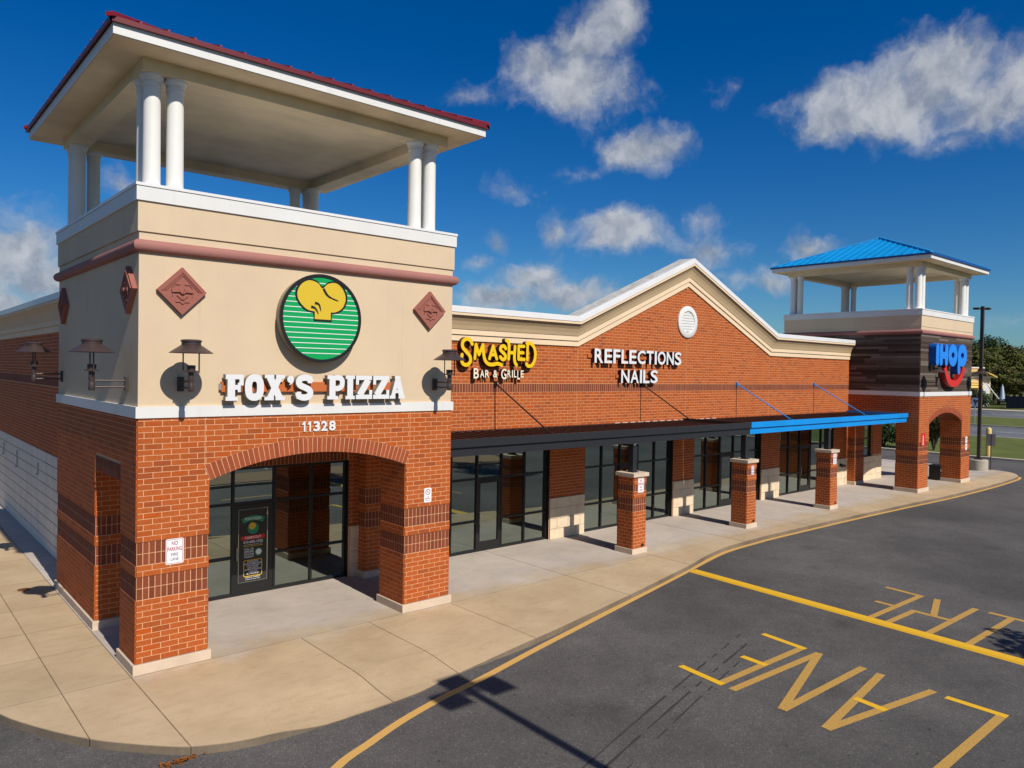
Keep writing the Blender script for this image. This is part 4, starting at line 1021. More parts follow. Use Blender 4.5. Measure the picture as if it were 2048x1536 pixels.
# ------------------------------------------------------------------ signs
def arcp(cx, cz, rx, rz, a0, a1, n): return [(cx+rx*math.cos(R(a0+(a1-a0)*k/n)), cz+rz*math.sin(R(a0+(a1-a0)*k/n))) for k in range(n+1)]
H = .49; SW_ = .115
def serif(x0, x1, z0, z1): return rect(x0, x1, z0, z1)
def superell(cx, cz, rx, rz, n=28, e=2.6):
    o = []
    for k in range(n):
        a = 2*math.pi*k/n; c, s = math.cos(a), math.sin(a); o.append((cx+rx*math.copysign(abs(c)**(2/e), c), cz+rz*math.copysign(abs(s)**(2/e), s)))
    return o
G1 = {
 'F': (.335, [rect(.035, .175, .075, .40), rect(0, .335, .40, .49), rect(.255, .335, .285, .40), rect(.175, .225, .205, .295), rect(.225, .28, .16, .335), rect(0, .225, 0, .075)]),
 'O': (.37, [ribbon(superell(.185, .245, .117, .183), .136, closed=True)]),
 'X': (.41, [ribbon([(.098, .462), (.312, .028)], .135), ribbon([(.312, .462), (.098, .028)], .115), rect(.005, .192, .425, .49), rect(.228, .405, .425, .49), rect(0, .19, 0, .065), rect(.22, .41, 0, .065)]),
 "'": (.15, [ribbon(arcp(.075, .41, .035, .035, 0, 360, 14)[:-1], .069, closed=True), ribbon([(.11, .41), (.105, .36), (.06, .30)], [.06, .05, .015])]),
 'S': (.375, [ribbon(catmull([(.315, .345), (.29, .41), (.21, .44), (.10, .42), (.062, .35), (.10, .285), (.19, .245), (.28, .20), (.31, .13), (.27, .065), (.17, .045), (.075, .075), (.05, .15)], 5), .124), rect(.262, .345, .33, .47), rect(.02, .10, .02, .16)]),
 'P': (.385, [rect(.045, .18, .07, .49), ribbon(catmull([(.175, .445), (.26, .44), (.32, .40), (.33, .335), (.31, .265), (.25, .225), (.18, .22)], 5), .105), rect(0, .045, .415, .49), rect(.0, .235, 0, .07)]),
 'I': (.225, [rect(.043, .182, .07, .42), rect(0, .225, .42, .49), rect(0, .225, 0, .07)]),
 'Z': (.39, [rect(0, .385, .40, .49), ribbon([(.30, .41), (.09, .08)], .145), rect(0, .39, 0, .09), rect(0, .07, .30, .40), rect(.32, .39, .09, .19)]),
 'A': (.40, [ribbon([(.205, .45), (.08, .03)], .10), ribbon([(.20, .45), (.32, .03)], .132), rect(.13, .28, .12, .185), rect(0, .15, 0, .065), rect(.235, .40, 0, .065), rect(.13, .275, .42, .49)]),
}
t = thing('shop_sign', "white slab letters FOX'S PIZZA on an orange raceway on the beige tower", 'sign', (1.45, 0, 4.79))
for ch, x0, x1 in (('F', 1.45, 1.785), ('O', 1.81, 2.18), ('X', 2.19, 2.60), ("'", 2.64, 2.79), ('S', 2.825, 3.20), ('P', 3.505, 3.895), ('I', 3.915, 4.13), ('Z', 4.155, 4.54), ('Z', 4.565, 4.96), ('A', 4.975, 5.36)):
    w, sh = G1[ch]; letter(t, sh, (x0, 0, 4.795 if ch != "'" else 4.79), V(((x1-x0)/w, 0, 0)), YN, .07, .20, 'letter_white', 'letter_back')
m = MB(); m.box(1.42, 5.12, -.075, -.001, 4.955, 5.145); m.build('raceway', 'raceway', t)
m = MB(); m.box(1.39, 1.42, -.06, -.01, 4.99, 5.11); m.build('raceway_cap', 'steel', t)

# round sign: green striped disc and chef hat (the animal face of the real sign is left out)
LX, LZ, LR = 3.345, 6.425, .885
t = thing('round_sign', 'big round green striped sign with yellow chef hat and black rim on the tower', 'sign', (LX, 0, LZ))
m = MB(); m.lathe([(LR*.97, 0), (LR*.97, .235)], (LX, -.002, LZ), 64, YN); m.build('sign_can', 'letter_back', t)
m = MB(); m.lathe([(LR*.93, .228), (LR*.93, .25), (LR, .25), (LR, .205)], (LX, 0, LZ), 64, YN); m.build('rim', 'sign_black', t)
m = MB(); m.lathe([(0, .235), (LR*.94, .235)], (LX, 0, LZ), 64, YN); m.build('face', 'sign_green', t)
m = MB()
for k in range(15):
    z = LZ-.70+k*.1; hw = math.sqrt((LR*.925)**2-(z-LZ)**2); m.box(LX-hw, LX+hw, -.2385, -.2365, z-.007, z+.007)
m.build('white_stripes', 'plate_white', t)
def hat(off, d, mat, name):
    P = [(-.16, -.02), (-.16, .13), (-.34, .17), (-.50, .33), (-.53, .50), (-.44, .66), (-.28, .74), (-.10, .70), (.0, .60), (.12, .70), (.30, .73), (.45, .62), (.52, .44), (.46, .25), (.32, .15), (.19, .13), (.19, -.02)]
    pts = [V(P[0])]+catmull(P[1:16], 4)+[V(P[16])]; c = V((0, .34)); pts = [c+(p-c)*(1+off/((p-c).length+1e-6)) for p in pts]
    n = len(pts); m = MB(); i0 = len(m.v)
    m.v += [(LX+c.x, -d, LZ+c.y)]+[(LX+p.x, -d, LZ+p.y) for p in pts]
    for k in range(n): m.f.append((0, 1+k, 1+(k+1) % n)); m.r.append(0); m.sm.append(False)
    return m.build(name, mat, t)
hat(.045, .242, 'sign_black', 'hat_outline'); hat(0, .246, 'hat_yellow', 'chef_hat')
for rb in (ribbon(catmull([(.02, .60), (.10, .48), (.20, .42), (.36, .37)], 5), [.05]*6+[.042]*4+[.03]*4+[.02]*1+[.01]*1), ribbon(catmull([(-.16, .30), (-.07, .27), (-.03, .14)], 4), [.06, .055, .05, .045, .04, .035, .03, .02, .008]), ribbon(catmull([(-.24, .22), (-.15, .19), (-.08, .08)], 4), [.06, .055, .05, .045, .04, .035, .03, .02, .008])):
    A, Bb = rb[1], rb[2]; m = MB()
    for i in range(len(A)-1): m.quad([(LX+p.x, -.2495, LZ+p.y) for p in (A[i], A[i+1], Bb[i+1], Bb[i])])
    m.build('hat_crease', 'sign_black', t)

t = thing('address_numerals', 'white house numerals 11328 above the tower arch', 'numerals', (3.03, 0, 4.15))
for ch, a, b in (('1', 3.035, 3.115), ('1', 3.155, 3.235), ('3', 3.29, 3.435), ('2', 3.46, 3.60), ('8', 3.635, 3.785)):
    if ch == '1':
        letter(t, [rect(a+.045, b, 4.145, 4.35), ('poly', [V((a, 4.285)), V((a+.045, 4.285)), V((a+.045, 4.35)), V((a+.02, 4.32))])], (0, 0, 0), XP, YN, .022, .042, 'letter_white', 'letter_back', 'numeral'); continue
    text('numeral', ch, (a, b, 4.145, 4.35), (0, 0, 0), XP, YN, .022, 'letter_white', t, .02, .034, 'letter_back')

t = thing('shop_sign', 'yellow swash lettering SMASHED over white BAR & GRILLE on the brick wall', 'sign', (9.4, YF, 5.15))
SM = [('S', [[(9.79, 6.20), (9.72, 6.31), (9.57, 6.34), (9.45, 6.25), (9.45, 6.10), (9.58, 5.97), (9.72, 5.84), (9.73, 5.68), (9.60, 5.59), (9.46, 5.63), (9.41, 5.76), (9.43, 5.88)]]),
 ('M', [[(9.90, 5.78), (9.93, 6.19)], [(9.94, 6.17), (10.05, 5.9)], [(10.05, 5.9), (10.18, 6.17)], [(10.19, 6.19), (10.22, 5.95), (10.28, 5.74), (10.42, 5.63), (10.60, 5.62), (10.76, 5.65), (10.92, 5.61)]]),
 ('A', [[(10.45, 5.79), (10.58, 6.17)], [(10.58, 6.17), (10.73, 5.79)], [(10.50, 5.91), (10.68, 5.91)]]),
 ('S', [[(11.08, 6.11), (11.01, 6.18), (10.90, 6.16), (10.87, 6.07), (10.96, 5.99), (11.06, 5.91), (11.06, 5.81), (10.96, 5.78), (10.87, 5.85)]]),
 ('H', [[(11.09, 6.36), (11.18, 6.30), (11.21, 6.15), (11.20, 5.80)], [(11.45, 6.18), (11.43, 5.85), (11.46, 5.70), (11.52, 5.62)], [(11.22, 5.99), (11.42, 5.99)]]),
 ('E', [[(11.60, 5.80), (11.60, 6.20)], [(11.62, 6.20), (11.82, 6.20)], [(11.62, 6.0), (11.79, 6.0)], [(11.62, 5.80), (11.84, 5.80)]]),
 ('D', [[(11.96, 5.80), (11.97, 6.28)], [(11.93, 6.30), (12.10, 6.30), (12.24, 6.18), (12.30, 6.0), (12.27, 5.78), (12.15, 5.62), (12.0, 5.60), (11.93, 5.66)]])]
for ch, st in SM:
    sh = [ribbon(catmull(p, 4) if len(p) > 2 else p, .108 if len(p) > 2 else .10, cap=True) for p in st]; letter(t, sh, (0, YF, 0), XP, YN, .06, .20, 'sign_yellow', 'maroon_side')
for ch, a, b, z0, z1 in (('B', 9.88, 10.07, 5.20, 5.50), ('A', 10.12, 10.28, 5.23, 5.45), ('R', 10.31, 10.47, 5.23, 5.45), ('&', 10.62, 10.79, 5.23, 5.45), ('G', 10.93, 11.14, 5.18, 5.50), ('R', 11.18, 11.32, 5.24, 5.46), ('I', 11.36, 11.40, 5.24, 5.46), ('L', 11.44, 11.55, 5.24, 5.46), ('L', 11.58, 11.69, 5.18, 5.46), ('E', 11.72, 11.84, 5.24, 5.46)):
    text('letter', ch, (a, b, z0, z1), (0, YF, 0), XP, YN, .06, 'sign_cream', t, .12, .018, 'maroon_side')
m = MB(); m.box(9.5, 12.2, YF-.058, YF-.013, 5.95, 6.07); m.box(9.95, 11.8, YF-.058, YF-.013, 5.29, 5.39); m.build('raceway', 'raceway', t)

t = thing('shop_sign', 'white block letters REFLECTIONS NAILS in two rows on the brick wall', 'sign', (15, YF, 5.08))
x = 15.03
def row(txt, x0, x1, z0, z1):
    wd = {'I': .28, 'L': .86, 'F': .88, 'E': .94, 'S': .98, 'R': 1.04, 'C': 1.06, 'T': .98, 'O': 1.12, 'N': 1.04, 'A': 1.08}
    tot = sum(wd[c] for c in txt)+.15*(len(txt)-1); k = (x1-x0)/tot; x = x0
    for c in txt:
        w = wd[c]*k; text('letter', c, (x, x+w, z0, z1), (0, YF, 0), XP, YN, .06, 'letter_white', t, .13, .022, 'maroon_side'); x += w+.15*k
row('REFLECTIONS', 15.03, 19.85, 5.76, 6.245); row('NAILS', 16.41, 18.44, 5.08, 5.55)
m = MB(); m.box(14.85, 19.6, YF-.058, YF-.013, 5.93, 6.05); m.box(16.3, 18.2, YF-.058, YF-.013, 5.25, 5.37); m.build('raceway', 'raceway', t)

t = thing('shop_sign', 'puffy blue IHOP letters over a red smile on the wood clad tower', 'sign', (XI, YI, 5.1))
w = .40
for sh in ([ribbon([(35.22, 6.9), (35.22, 6.24)], w, cap=True)],
           [ribbon([(35.68, 6.9), (35.68, 6.24)], w, cap=True), ribbon([(36.36, 6.9), (36.36, 6.24)], w, cap=True), ribbon([(35.68, 6.55), (36.36, 6.55)], .34)],
           [ribbon(arcp(37.21, 6.58, .40, .35, 0, 360, 28)[:-1], .40, closed=True)],
           [ribbon(arcp(38.5, 6.60, .43, .35, 0, 360, 28)[:-1], .42, closed=True), ribbon([(38.07, 6.6), (38.05, 5.82)], .36, cap=True)]):
    letter(t, sh, (0, YI, 0), XP, YN, .04, .36, 'sign_blue', 'sign_blue_side')
P = catmull([(36.42, 5.97), (36.62, 5.62), (36.98, 5.32), (37.45, 5.18), (37.95, 5.20), (38.4, 5.38), (38.76, 5.68), (38.95, 6.0)], 5)
letter(t, [ribbon(P, .33)], (0, YI, 0), XP, YN, .04, .30, 'sign_red', 'sign_red_dark', 'smile')

def plate(name, label, cat, x, z, w, h, O, U, Nn, lines, border='print_red', group=None):
    t = thing(name, label, cat, V(O)+V(U)*x+V((0, 0, z-h/2)), 0, group); O, U, Nn = V(O), V(U), V(Nn)
    def rr(w, h, r): return [(sx*(w/2-r)+r*math.cos(R(a)), sz*(h/2-r)+r*math.sin(R(a))) for sx, sz, a0 in ((1, 1, 0), (-1, 1, 90), (-1, -1, 180), (1, -1, 270)) for a in (a0, a0+30, a0+60, a0+90)]
    c = O+U*x+V((0, 0, z))
    m = MB(); m.prism(rr(w, h, .03), c, U, (0, 0, 1), Nn, .024, .028); m.build('plate', 'plate_white', t)
    if border:
        m = MB(); a = rr(w-.03, h-.03, .02); b = rr(w-.045, h-.045, .015); n = len(a)
        for i in range(n): j = (i+1) % n; m.quad([c+U*p[0]+V((0, 0, p[1]))+Nn*.0288 for p in (a[i], a[j], b[j], b[i])])
        m.build('border', border, t)
    for txt, (a, b, z0, z1), mt in lines: text('lettering', txt, (x+a, x+b, z+z0, z+z1), O, U, Nn, .0292, mt, t, 0, .012)
    return t
NP = lambda w, h: [('NO', (-w*.17, w*.17, h*.24, h*.40), 'print_red'), ('PARKING', (-w*.40, w*.40, h*.02, h*.18), 'print_red'), ('FIRE', (-w*.2, w*.2, -h*.18, -h*.06), 'print_grey'), ('LANE', (-w*.22, w*.22, -h*.36, -h*.24), 'print_grey')]
plate('no_parking_sign', 'white no parking fire lane sign on the left pier of the beige tower', 'sign', .63, 2.09, .31, .46, (0, 0, 0), XP, YN, NP(.31, .46), group='no parking signs')
for k, (x, lb) in enumerate(((14.14, 'no parking sign on the brick pier nearest the beige tower'), (20.35, 'no parking sign on the middle brick pier'), (26.56, 'no parking sign on the brick pier nearest the far tower'))):
    plate('no_parking_sign', lb, 'sign', x+.03, 2.05, .29 if k != 1 else .18, .44 if k != 1 else .32, (0, .65-.295, 0), XP, YN, NP(.29, .44) if k != 1 else [('NO', (-.04, .04, .06, .12), 'print_red'), ('PARKING', (-.075, .075, -.02, .04), 'print_red'), ('FIRE LANE', (-.07, .07, -.12, -.06), 'print_grey')], group='no parking signs')
t = plate('no_smoking_sign', 'small white no smoking sign on the right pier of the beige tower', 'sign', 6.13, 2.575, .20, .33, (0, 0, 0), XP, YN, [('NO', (-.03, .03, -.055, -.03), 'print_red'), ('SMOKING', (-.07, .07, -.095, -.065), 'print_red'), ('WITHIN 25 FEET', (-.07, .07, -.135, -.115), 'print_grey')], None)
for ch in list(t.children):
    if ch.name.startswith('lettering') and len(ch.data.vertices) > 200: pass
m = MB(); m.lathe([(.052, .0292), (.066, .0292)], (6.13, 0, 2.65), 28, YN); m.bar((6.09, -.0296, 2.69), (6.17, -.0296, 2.61), .012, .001); m.build('no_symbol', 'print_red', t)
m = MB(); m.box(6.095, 6.15, -.0290, -.0286, 2.645, 2.655); m.build('cigarette', 'print_grey', t)
t = plate('fire_sign', 'small red and white sign on the left pier of the far tower', 'sign', 34.62, 2.49, .52, .58, (0, YI, 0), XP, YN, [], None)
for ch in t.children: ch.data.materials[0] = MATS['sign_red']
m = MB(); m.box(34.59, 34.66, YI-.030, YI-.0292, 2.30, 2.70); m.obox((34.60, YI-.0302, 2.31), (-.06, 0, -.07), (0, .0005, 0), (.05, 0, 0)); m.obox((34.61, YI-.0302, 2.31), (.07, 0, -.07), (0, .0005, 0), (.05, 0, 0)); m.build('symbol', 'plate_white', t)
for k, z in enumerate((2.22, 1.85)):
    plate('notice_plate', ['upper small white notice on the right pier of the far tower', 'lower small white notice on the right pier of the far tower'][k], 'sign', 40.42, z, .3, .34, (0, YI, 0), XP, YN, [('P', (-.06, .06, -.08, .08), 'print_grey')], 'print_grey', 'small notices on the far tower')

# lettering on the glass door of the tower shop
yd = 3.40+.05-.004
t = thing('door_decal', 'dark door poster with green banner, red ribbon and white opening text', 'decal', (3.49, 3.4, .32))
D0 = (3.49, yd, 0)
def dt(txt, b, mt): text('lettering', txt, b, D0, XP, YN, .0022, mt, t, 0, .01)
m = MB(); m.box(3.49-.34, 3.49+.34, yd-.0004, yd, .30, 2.02); m.build('film', 'print_dark', t)
A, Bb = [], []
for k in range(13): a = R(62+56*k/12); A.append((math.cos(a)*.62, 1.25+math.sin(a)*.62)); Bb.append((math.cos(a)*.50, 1.25+math.sin(a)*.50))
m = MB()
for k in range(12): m.quad([(3.49+p[0], yd-.0012, p[1]) for p in (A[k], A[k+1], Bb[k+1], Bb[k])])
m.build('green_banner', 'print_green', t)
dt("FOX'S PIZZA", (-.2, .2, 1.765, 1.83), 'plate_white')
m = MB(); m.lathe([(0, .0012), (.135, .0012)], (3.49, yd, 1.56), 28, YN); m.build('emblem_disc', 'print_green', t)
m = MB(); m.lathe([(0, .0018), (.085, .0018)], (3.47, yd, 1.62), 20, YN); m.build('emblem_hat', 'hat_yellow', t)
m = MB(); m.obox((3.20, yd-.0012, 1.30), (.58, 0, 0), (0, .0006, 0), (0, 0, .09)); m.build('red_ribbon', 'sign_red', t)
dt('CARRYOUT', (-.2, .2, 1.315, 1.375), 'plate_white'); dt('410-600-1020', (-.24, .24, 1.21, 1.275), 'plate_white')
dt('www.foxspizzamd.com', (-.23, .23, 1.165, 1.19), 'plate_white')
m = MB(); m.box(3.25, 3.73, yd-.0014, yd-.001, 1.135, 1.145); m.build('yellow_rule', 'sign_yellow', t)
for k, s in enumerate(('CALL OR', 'ORDER', 'ONLINE', 'TODAY!')): dt(s, (-.22, .02, 1.05-k*.062, 1.095-k*.062), 'plate_white')
m = MB(); m.lathe([(.075, .0014), (.095, .0014)], (3.63, yd, .98), 24, YN); m.build('badge_ring', 'print_green', t)
m = MB(); m.lathe([(0, .0012), (.07, .0012)], (3.63, yd, .98), 24, YN); m.build('badge', 'plate_white', t)
rr_ = [(-.2, .42), (.2, .42), (.22, .44), (.22, .78), (.2, .80), (-.2, .80), (-.22, .78), (-.22, .44)]; k_ = ribbon(rr_, .014, closed=True); m = MB()
for i in range(8): j = (i+1) % 8; m.quad([(3.49+p.x, yd-.0014, p.y) for p in (k_[1][i], k_[1][j], k_[2][j], k_[2][i])])
m.build('yellow_box', 'sign_yellow', t)
for k, s in enumerate(('PIZZAS', 'STROMBOLIS', 'HOAGIES', 'SALADS', 'APPETIZERS', 'WINGS', '& MORE!')): hw = .02*len(s)+.01; dt(s, (-hw, hw, .745-k*.047, .78-k*.047), 'plate_white')
dt('delivery available', (-.18, .18, .37, .405), 'plate_white'); dt('to Berlin & Ocean Pines', (-.18, .18, .335, .355), 'plate_white')

# diamonds
def diamond(label, O, U, Nn, u, z):
    h = .425; t = thing('diamond_plaque', label, 'plaque', V(O)+V(U)*u+V((0, 0, z))); c = V(O)+V(U)*u+V((0, 0, z)); U, Nn = V(U), V(Nn)
    m = MB(); m.prism([(0, h), (-h, 0), (0, -h), (h, 0)], c, U, (0, 0, 1), Nn, .001, .085); m.build('slab', 'terracotta', t)
    m = MB()
    def ln(a, b, w=.02, d=.016): 
        p, q = c+U*a[0]+V((0, 0, a[1]))+Nn*.085, c+U*b[0]+V((0, 0, b[1]))+Nn*.085; e = (q-p).normalized(); s_ = e.cross(Nn); m.obox(p-s_*w/2, q-p, s_*w, Nn*d)
    ln((-.34, 0), (0, .34)); ln((0, .34), (.34, 0)); ln((-.29, 0), (0, .29), .014); ln((0, .29), (.29, 0), .014)
    for s in (-1, 1):
        ln((s*.04, .12), (s*.13, .12)); ln((s*.13, .12), (s*.17, .06)); ln((s*.19, 0), (s*.03, .01), .06, .03); ln((s*.09, -.07), (0, -.15), .03, .02); ln((s*.12, -.19), (s*.04, -.19), .02); ln((s*.04, -.19), (0, -.23), .02); ln((s*.17, .06), (s*.17, -.1), .012)
        ln((0, -.05), (s*.07, .02), .03, .035)
    m.build('relief', 'terracotta', t)
diamond('terracotta diamond plaque at the left of the tower front', (0, 0, 0), XP, YN, .705, 6.765)
diamond('terracotta diamond plaque at the right of the tower front above the wall lamp', (0, 0, 0), XP, YN, 6.09, 6.775)
diamond('shaded diamond plaque on the tower side next to its front corner', (0, 0, 0), YP, XN, .49, 6.765)
diamond('shaded diamond plaque on the tower side at the far edge', (0, 0, 0), YP, XN, 6.04, 6.775)

# wall lamps: swing arm with wide cone shade
def lamp_proto():
    t = thing('wall_lamp', '', 'wall lamp')     # local: wall at y=0, lamp towards -y
    m = MB(); m.box(-.055, .055, -.05, 0, -.13, .13); m.build('wall_plate', 'bronze', t, world=False, bevel=.006)
    for z in (.055, -.06): m = MB(); m.tube([(0, -.05, z), (0, -.56, z)], .017, 8); m.build('arm', 'bronze', t, world=False)
    m = MB(); m.lathe([(0, -.12), (.045, -.12), (.055, -.10), (.055, .0), (.048, .02), (.048, .06), (.055, .08), (.05, .15), (.05, .22), (.12, .225), (.12, .245), (.07, .25), (.075, .34), (0, .345)], (0, -.58, 0), 16); m.build('stem', 'bronze', t, world=False)
    for a in (0, 1, 2, 3):
        if a in (1, 3): continue
        x, y = math.cos(R(a*90))*.135, math.sin(R(a*90))*.135; m = MB(); m.tube([(x, -.58+y, .2), (x, -.58+y, .56)], .012, 6); m.bar((0, -.58, .235), (x, -.58+y, .235), .03, .02); m.build('strut', 'bronze', t, world=False)
    m = MB(); m.lathe([(.365, .555), (.155, .70), (.15, .70), (.36, .55), (.365, .555)], (0, -.58, 0), 32); m.lathe([(.16, .70), (.16, .745), (.175, .75), (.175, .775), (.14, .79), (0, .79)], (0, -.58, 0), 24); m.lathe([(.0, .695), (.155, .695)], (0, -.58, 0), 24); m.build('shade', 'bronze', t, world=False)
    return t
LP = [((.705, 0, 5.10), 0, 'bronze swing arm lamp on the tower front left of the white lettering'), ((6.28, 0, 5.10), 0, 'bronze swing arm lamp on the tower front right of the white lettering'),
      ((0, .66, 5.09), -math.pi/2, 'bronze lamp on the shaded tower side next to the front corner'), ((0, 6.33, 5.13), -math.pi/2, 'bronze lamp on the shaded tower side at its far edge'),
      ((XI+.42, YI-.02, 5.16), 0, 'bronze swing arm lamp on the wood cladding beneath the blue letters'), ((XI+6.45, YI-.02, 5.16), 0, 'bronze swing arm lamp at the far right edge of the wood clad tower')]
proto = lamp_proto()
for k, (loc, rz, lb) in enumerate(LP):
    o = proto if k == 0 else copy_tree(proto); o.location = loc; o.rotation_euler = (0, 0, rz); o['label'] = lb; o['group'] = 'swing arm wall lamps'

# ------------------------------------------------------------------ street furniture
t = thing('litter_bin', 'black square litter bin inside the porch of the far tower', 'bin', (39.95, 1.15, 0))
m = MB(); m.box(39.66, 40.24, .86, 1.44, .02, .72); m.build('bin_body', 'bin_black', t, bevel=.02); m = MB(); m.box(39.63, 40.27, .83, 1.47, .72, .80); m.build('bin_lid', 'bin_black', t, bevel=.02)
m = MB(); m.box(39.68, 39.80, .855, .86, .5, .58); m.build('bin_label', 'plate_white', t)

t = thing('wall_tap', 'dark hose connection on the stone wall between the last shop front and the far tower', 'tap', (33.3, YF-.04, 1.0))
m = MB(); m.tube([(33.3, YF-.03, 1.02), (33.3, YF-.16, 1.02)], .07, 10); m.build('pipe', 'sign_black', t)
for s in (-1, 1): m = MB(); m.tube([(33.3, YF-.14, 1.02), (33.3+s*.16, YF-.22, .98)], .055, 10); m.build('nozzle', 'sign_black', t)

def lamp_post(label, x, y, h, heads, arm, k=1.):
    t = thing('street_lamp', label, 'street lamp', (x, y, 0 if h < 11 else RZ), 0, 'parking lot lamps')
    m = MB(); m.lathe([(0, .0), (.5, 0), (.5, .70), (.46, .74), (0, .74)], (x, y, -.1), 28); m.build('concrete_base', 'concrete_grey', t)
    m = MB(); m.box(x-.2, x+.2, y-.2, y+.2, .64, .74); m.box(x-.085, x+.085, y-.085, y+.085, .74, h); m.build('pole', 'bronze', t)
    for dx, dy in heads:
        m = MB(); m.bar((x, y, h-.12), (x+dx*arm, y+dy*arm, h-.12), .06); cx, cy = x+dx*(arm+.28*k), y+dy*(arm+.28*k)
        m.box(cx-.27*k, cx+.27*k, cy-.24*k, cy+.24*k, h-.12-.12*k, h-.12+.07*k); hd = m.build('lamp_head', 'bronze', t)
        m = MB(); m.box(cx-.2*k, cx+.2*k, cy-.18*k, cy+.18*k, h-.13-.12*k, h-.118-.12*k); m.build('lens', 'plate_white', hd)
lamp_post('tall dark lamp post on a round concrete base right of the far tower', 46.75, 1.25, 9.75, [(.9, -.5), (-.5, .8)], .16, .62)
HL = 9.6; k = HL/.93
lamp_post('parking lot lamp with four box heads whose shadow falls on the kerb', 4.33-.035*k, -4.05-k, HL, [(1, .03), (-1, .05), (0, 1)], .19)
t = thing('bollard', 'pale yellow round bollard on the grass beside the lamp post', 'bollard', (56.4, 3.6, 0))
m = MB(); m.lathe([(.17, -.1), (.17, 1.9), (.14, 1.98), (.08, 2.02), (0, 2.03)], (56.4, 3.6, 0), 18); m.build('post', 'bollard_yellow', t)
t = thing('sign_post', 'small sign seen from behind on a thin post by the pavement end', 'sign', (47.3, .78, 0))
m = MB(); m.tube([(47.3, .78, -.05), (47.3, .78, 2.1)], .03, 6); m.build('post', 'bronze', t); m = MB(); m.obox((47.33, .55, 1.45), (.02, .45, 0), (.01, 0, 0), (0, 0, .72)); m.build('sign_plate', 'steel', t)
t = thing('turn_sign', 'white sign with black arrow on a post in the grass beyond the lane', 'sign', (97.6, 17.3, 0))
m = MB(); m.tube([(97.6, 17.3, 0), (97.6, 17.3, 2.3)], .05, 6); m.build('post', 'steel', t); m = MB(); m.obox((97.5, 16.9, 2.1), (.12, .8, 0), (.02, 0, 0), (0, 0, 1.05)); m.build('sign_plate', 'plate_white', t)
m = MB(); m.obox((97.48, 17.2, 2.25), (0, .1, 0), (.005, 0, 0), (0, .0, .4)); m.obox((97.48, 17.2, 2.6), (0, .2, .0), (.005, 0, 0), (0, .08, .35)); m.obox((97.48, 17.05, 2.6), (0, .15, .0), (.005, 0, 0), (0, -.08, .3)); m.build('arrow', 'sign_black', t)

for k, (x, z0, z1, w, lb) in enumerate(((11.55, .35, .75, .22, 'white opening hours lettering low on the glass beside the first shop door'), (18.95, .28, .5, .3, 'white notice standing inside the glass behind the first brick pier'))):
    m = MB(); m.box(x, x+w, YF+.165, YF+.17, z0, z1); tag(m.build('window_notice', 'plate_white'), lb, 'notice')
pm('poster_orange', (.45, .17, .03), .6, .7, 9, col2=(.7, .45, .2))
pm('poster_pink', (.45, .22, .22), .6, .6, 6, col2=(.25, .2, .4))
for k, (x, mt, lb) in enumerate(((29.1, 'poster_orange', 'orange food poster inside the last shop front'), (30.75, 'poster_pink', 'pinkish poster inside the last shop door'))):
    m = MB(); m.box(x, x+.75, YF+.30, YF+.31, 1.15, 2.05); tag(m.build('poster', mt), lb, 'poster')
# ------------------------------------------------------------------ parking islands in front (seen in the glass)
def island(label_name, x0, x1, y0, y1):
    m = MB(); m.box(x0, x1, y0, y1, RZ-.1, .0); o = struct(m.build('parking_island', 'kerb_concrete')); m = MB(); m.box(x0+.18, x1-.18, y0+.18, y1-.18, -.01, .04); m.build('mulch_bed', 'mulch', o); return o
island('a', 1.5, 27, -16.8, -13.25); island('b', -30, 40, -36, -33.5)
strip_ = MB(); strip_.box(-120, 120, -90, -52, -.12, .0); struct(strip_.build('grass_bank', 'grass'))
m = MB()
for k in range(9): x = 2+k*2.8; m.box(x, x+.1, -24, -18.5, RZ+.004, RZ+.006)
struct(m.build('bay_lines', 'plate_white'))

# ------------------------------------------------------------------ trees and shrubs
def foliage(blobs, n, size, seed, flat=.0):
    rnd = random.Random(seed); m = MB(); tot = sum(b[3]*b[4] for b in blobs)
    for (cx, cy, cz, rx, rz) in blobs:
        k = int(n*rx*rz/tot)
        for i in range(k):
            d = V((rnd.gauss(0, 1), rnd.gauss(0, 1), rnd.gauss(0, 1))).normalized(); q = rnd.random()**.4
            lump = 1+.18*math.sin(d.x*7+seed)*math.sin(d.y*6+cx)*math.sin(d.z*8)
            p = V((cx+d.x*rx*q*lump, cy+d.y*rx*q*lump, cz+d.z*rz*q*lump)); s = size*rnd.uniform(.6, 1.4)
            nn = (d+V((rnd.gauss(0, .6), rnd.gauss(0, .6), rnd.gauss(.3, .6)))).normalized(); a = nn.orthogonal().normalized(); a = (a*math.cos(i)+nn.cross(a)*math.sin(i)); b = nn.cross(a)
            sh = max(.001, min(.999, .5+rnd.gauss(0, .22))); m.quad([p-a*s, p-b*s*.55, p+a*s, p+b*s*.55], sh)
    return m
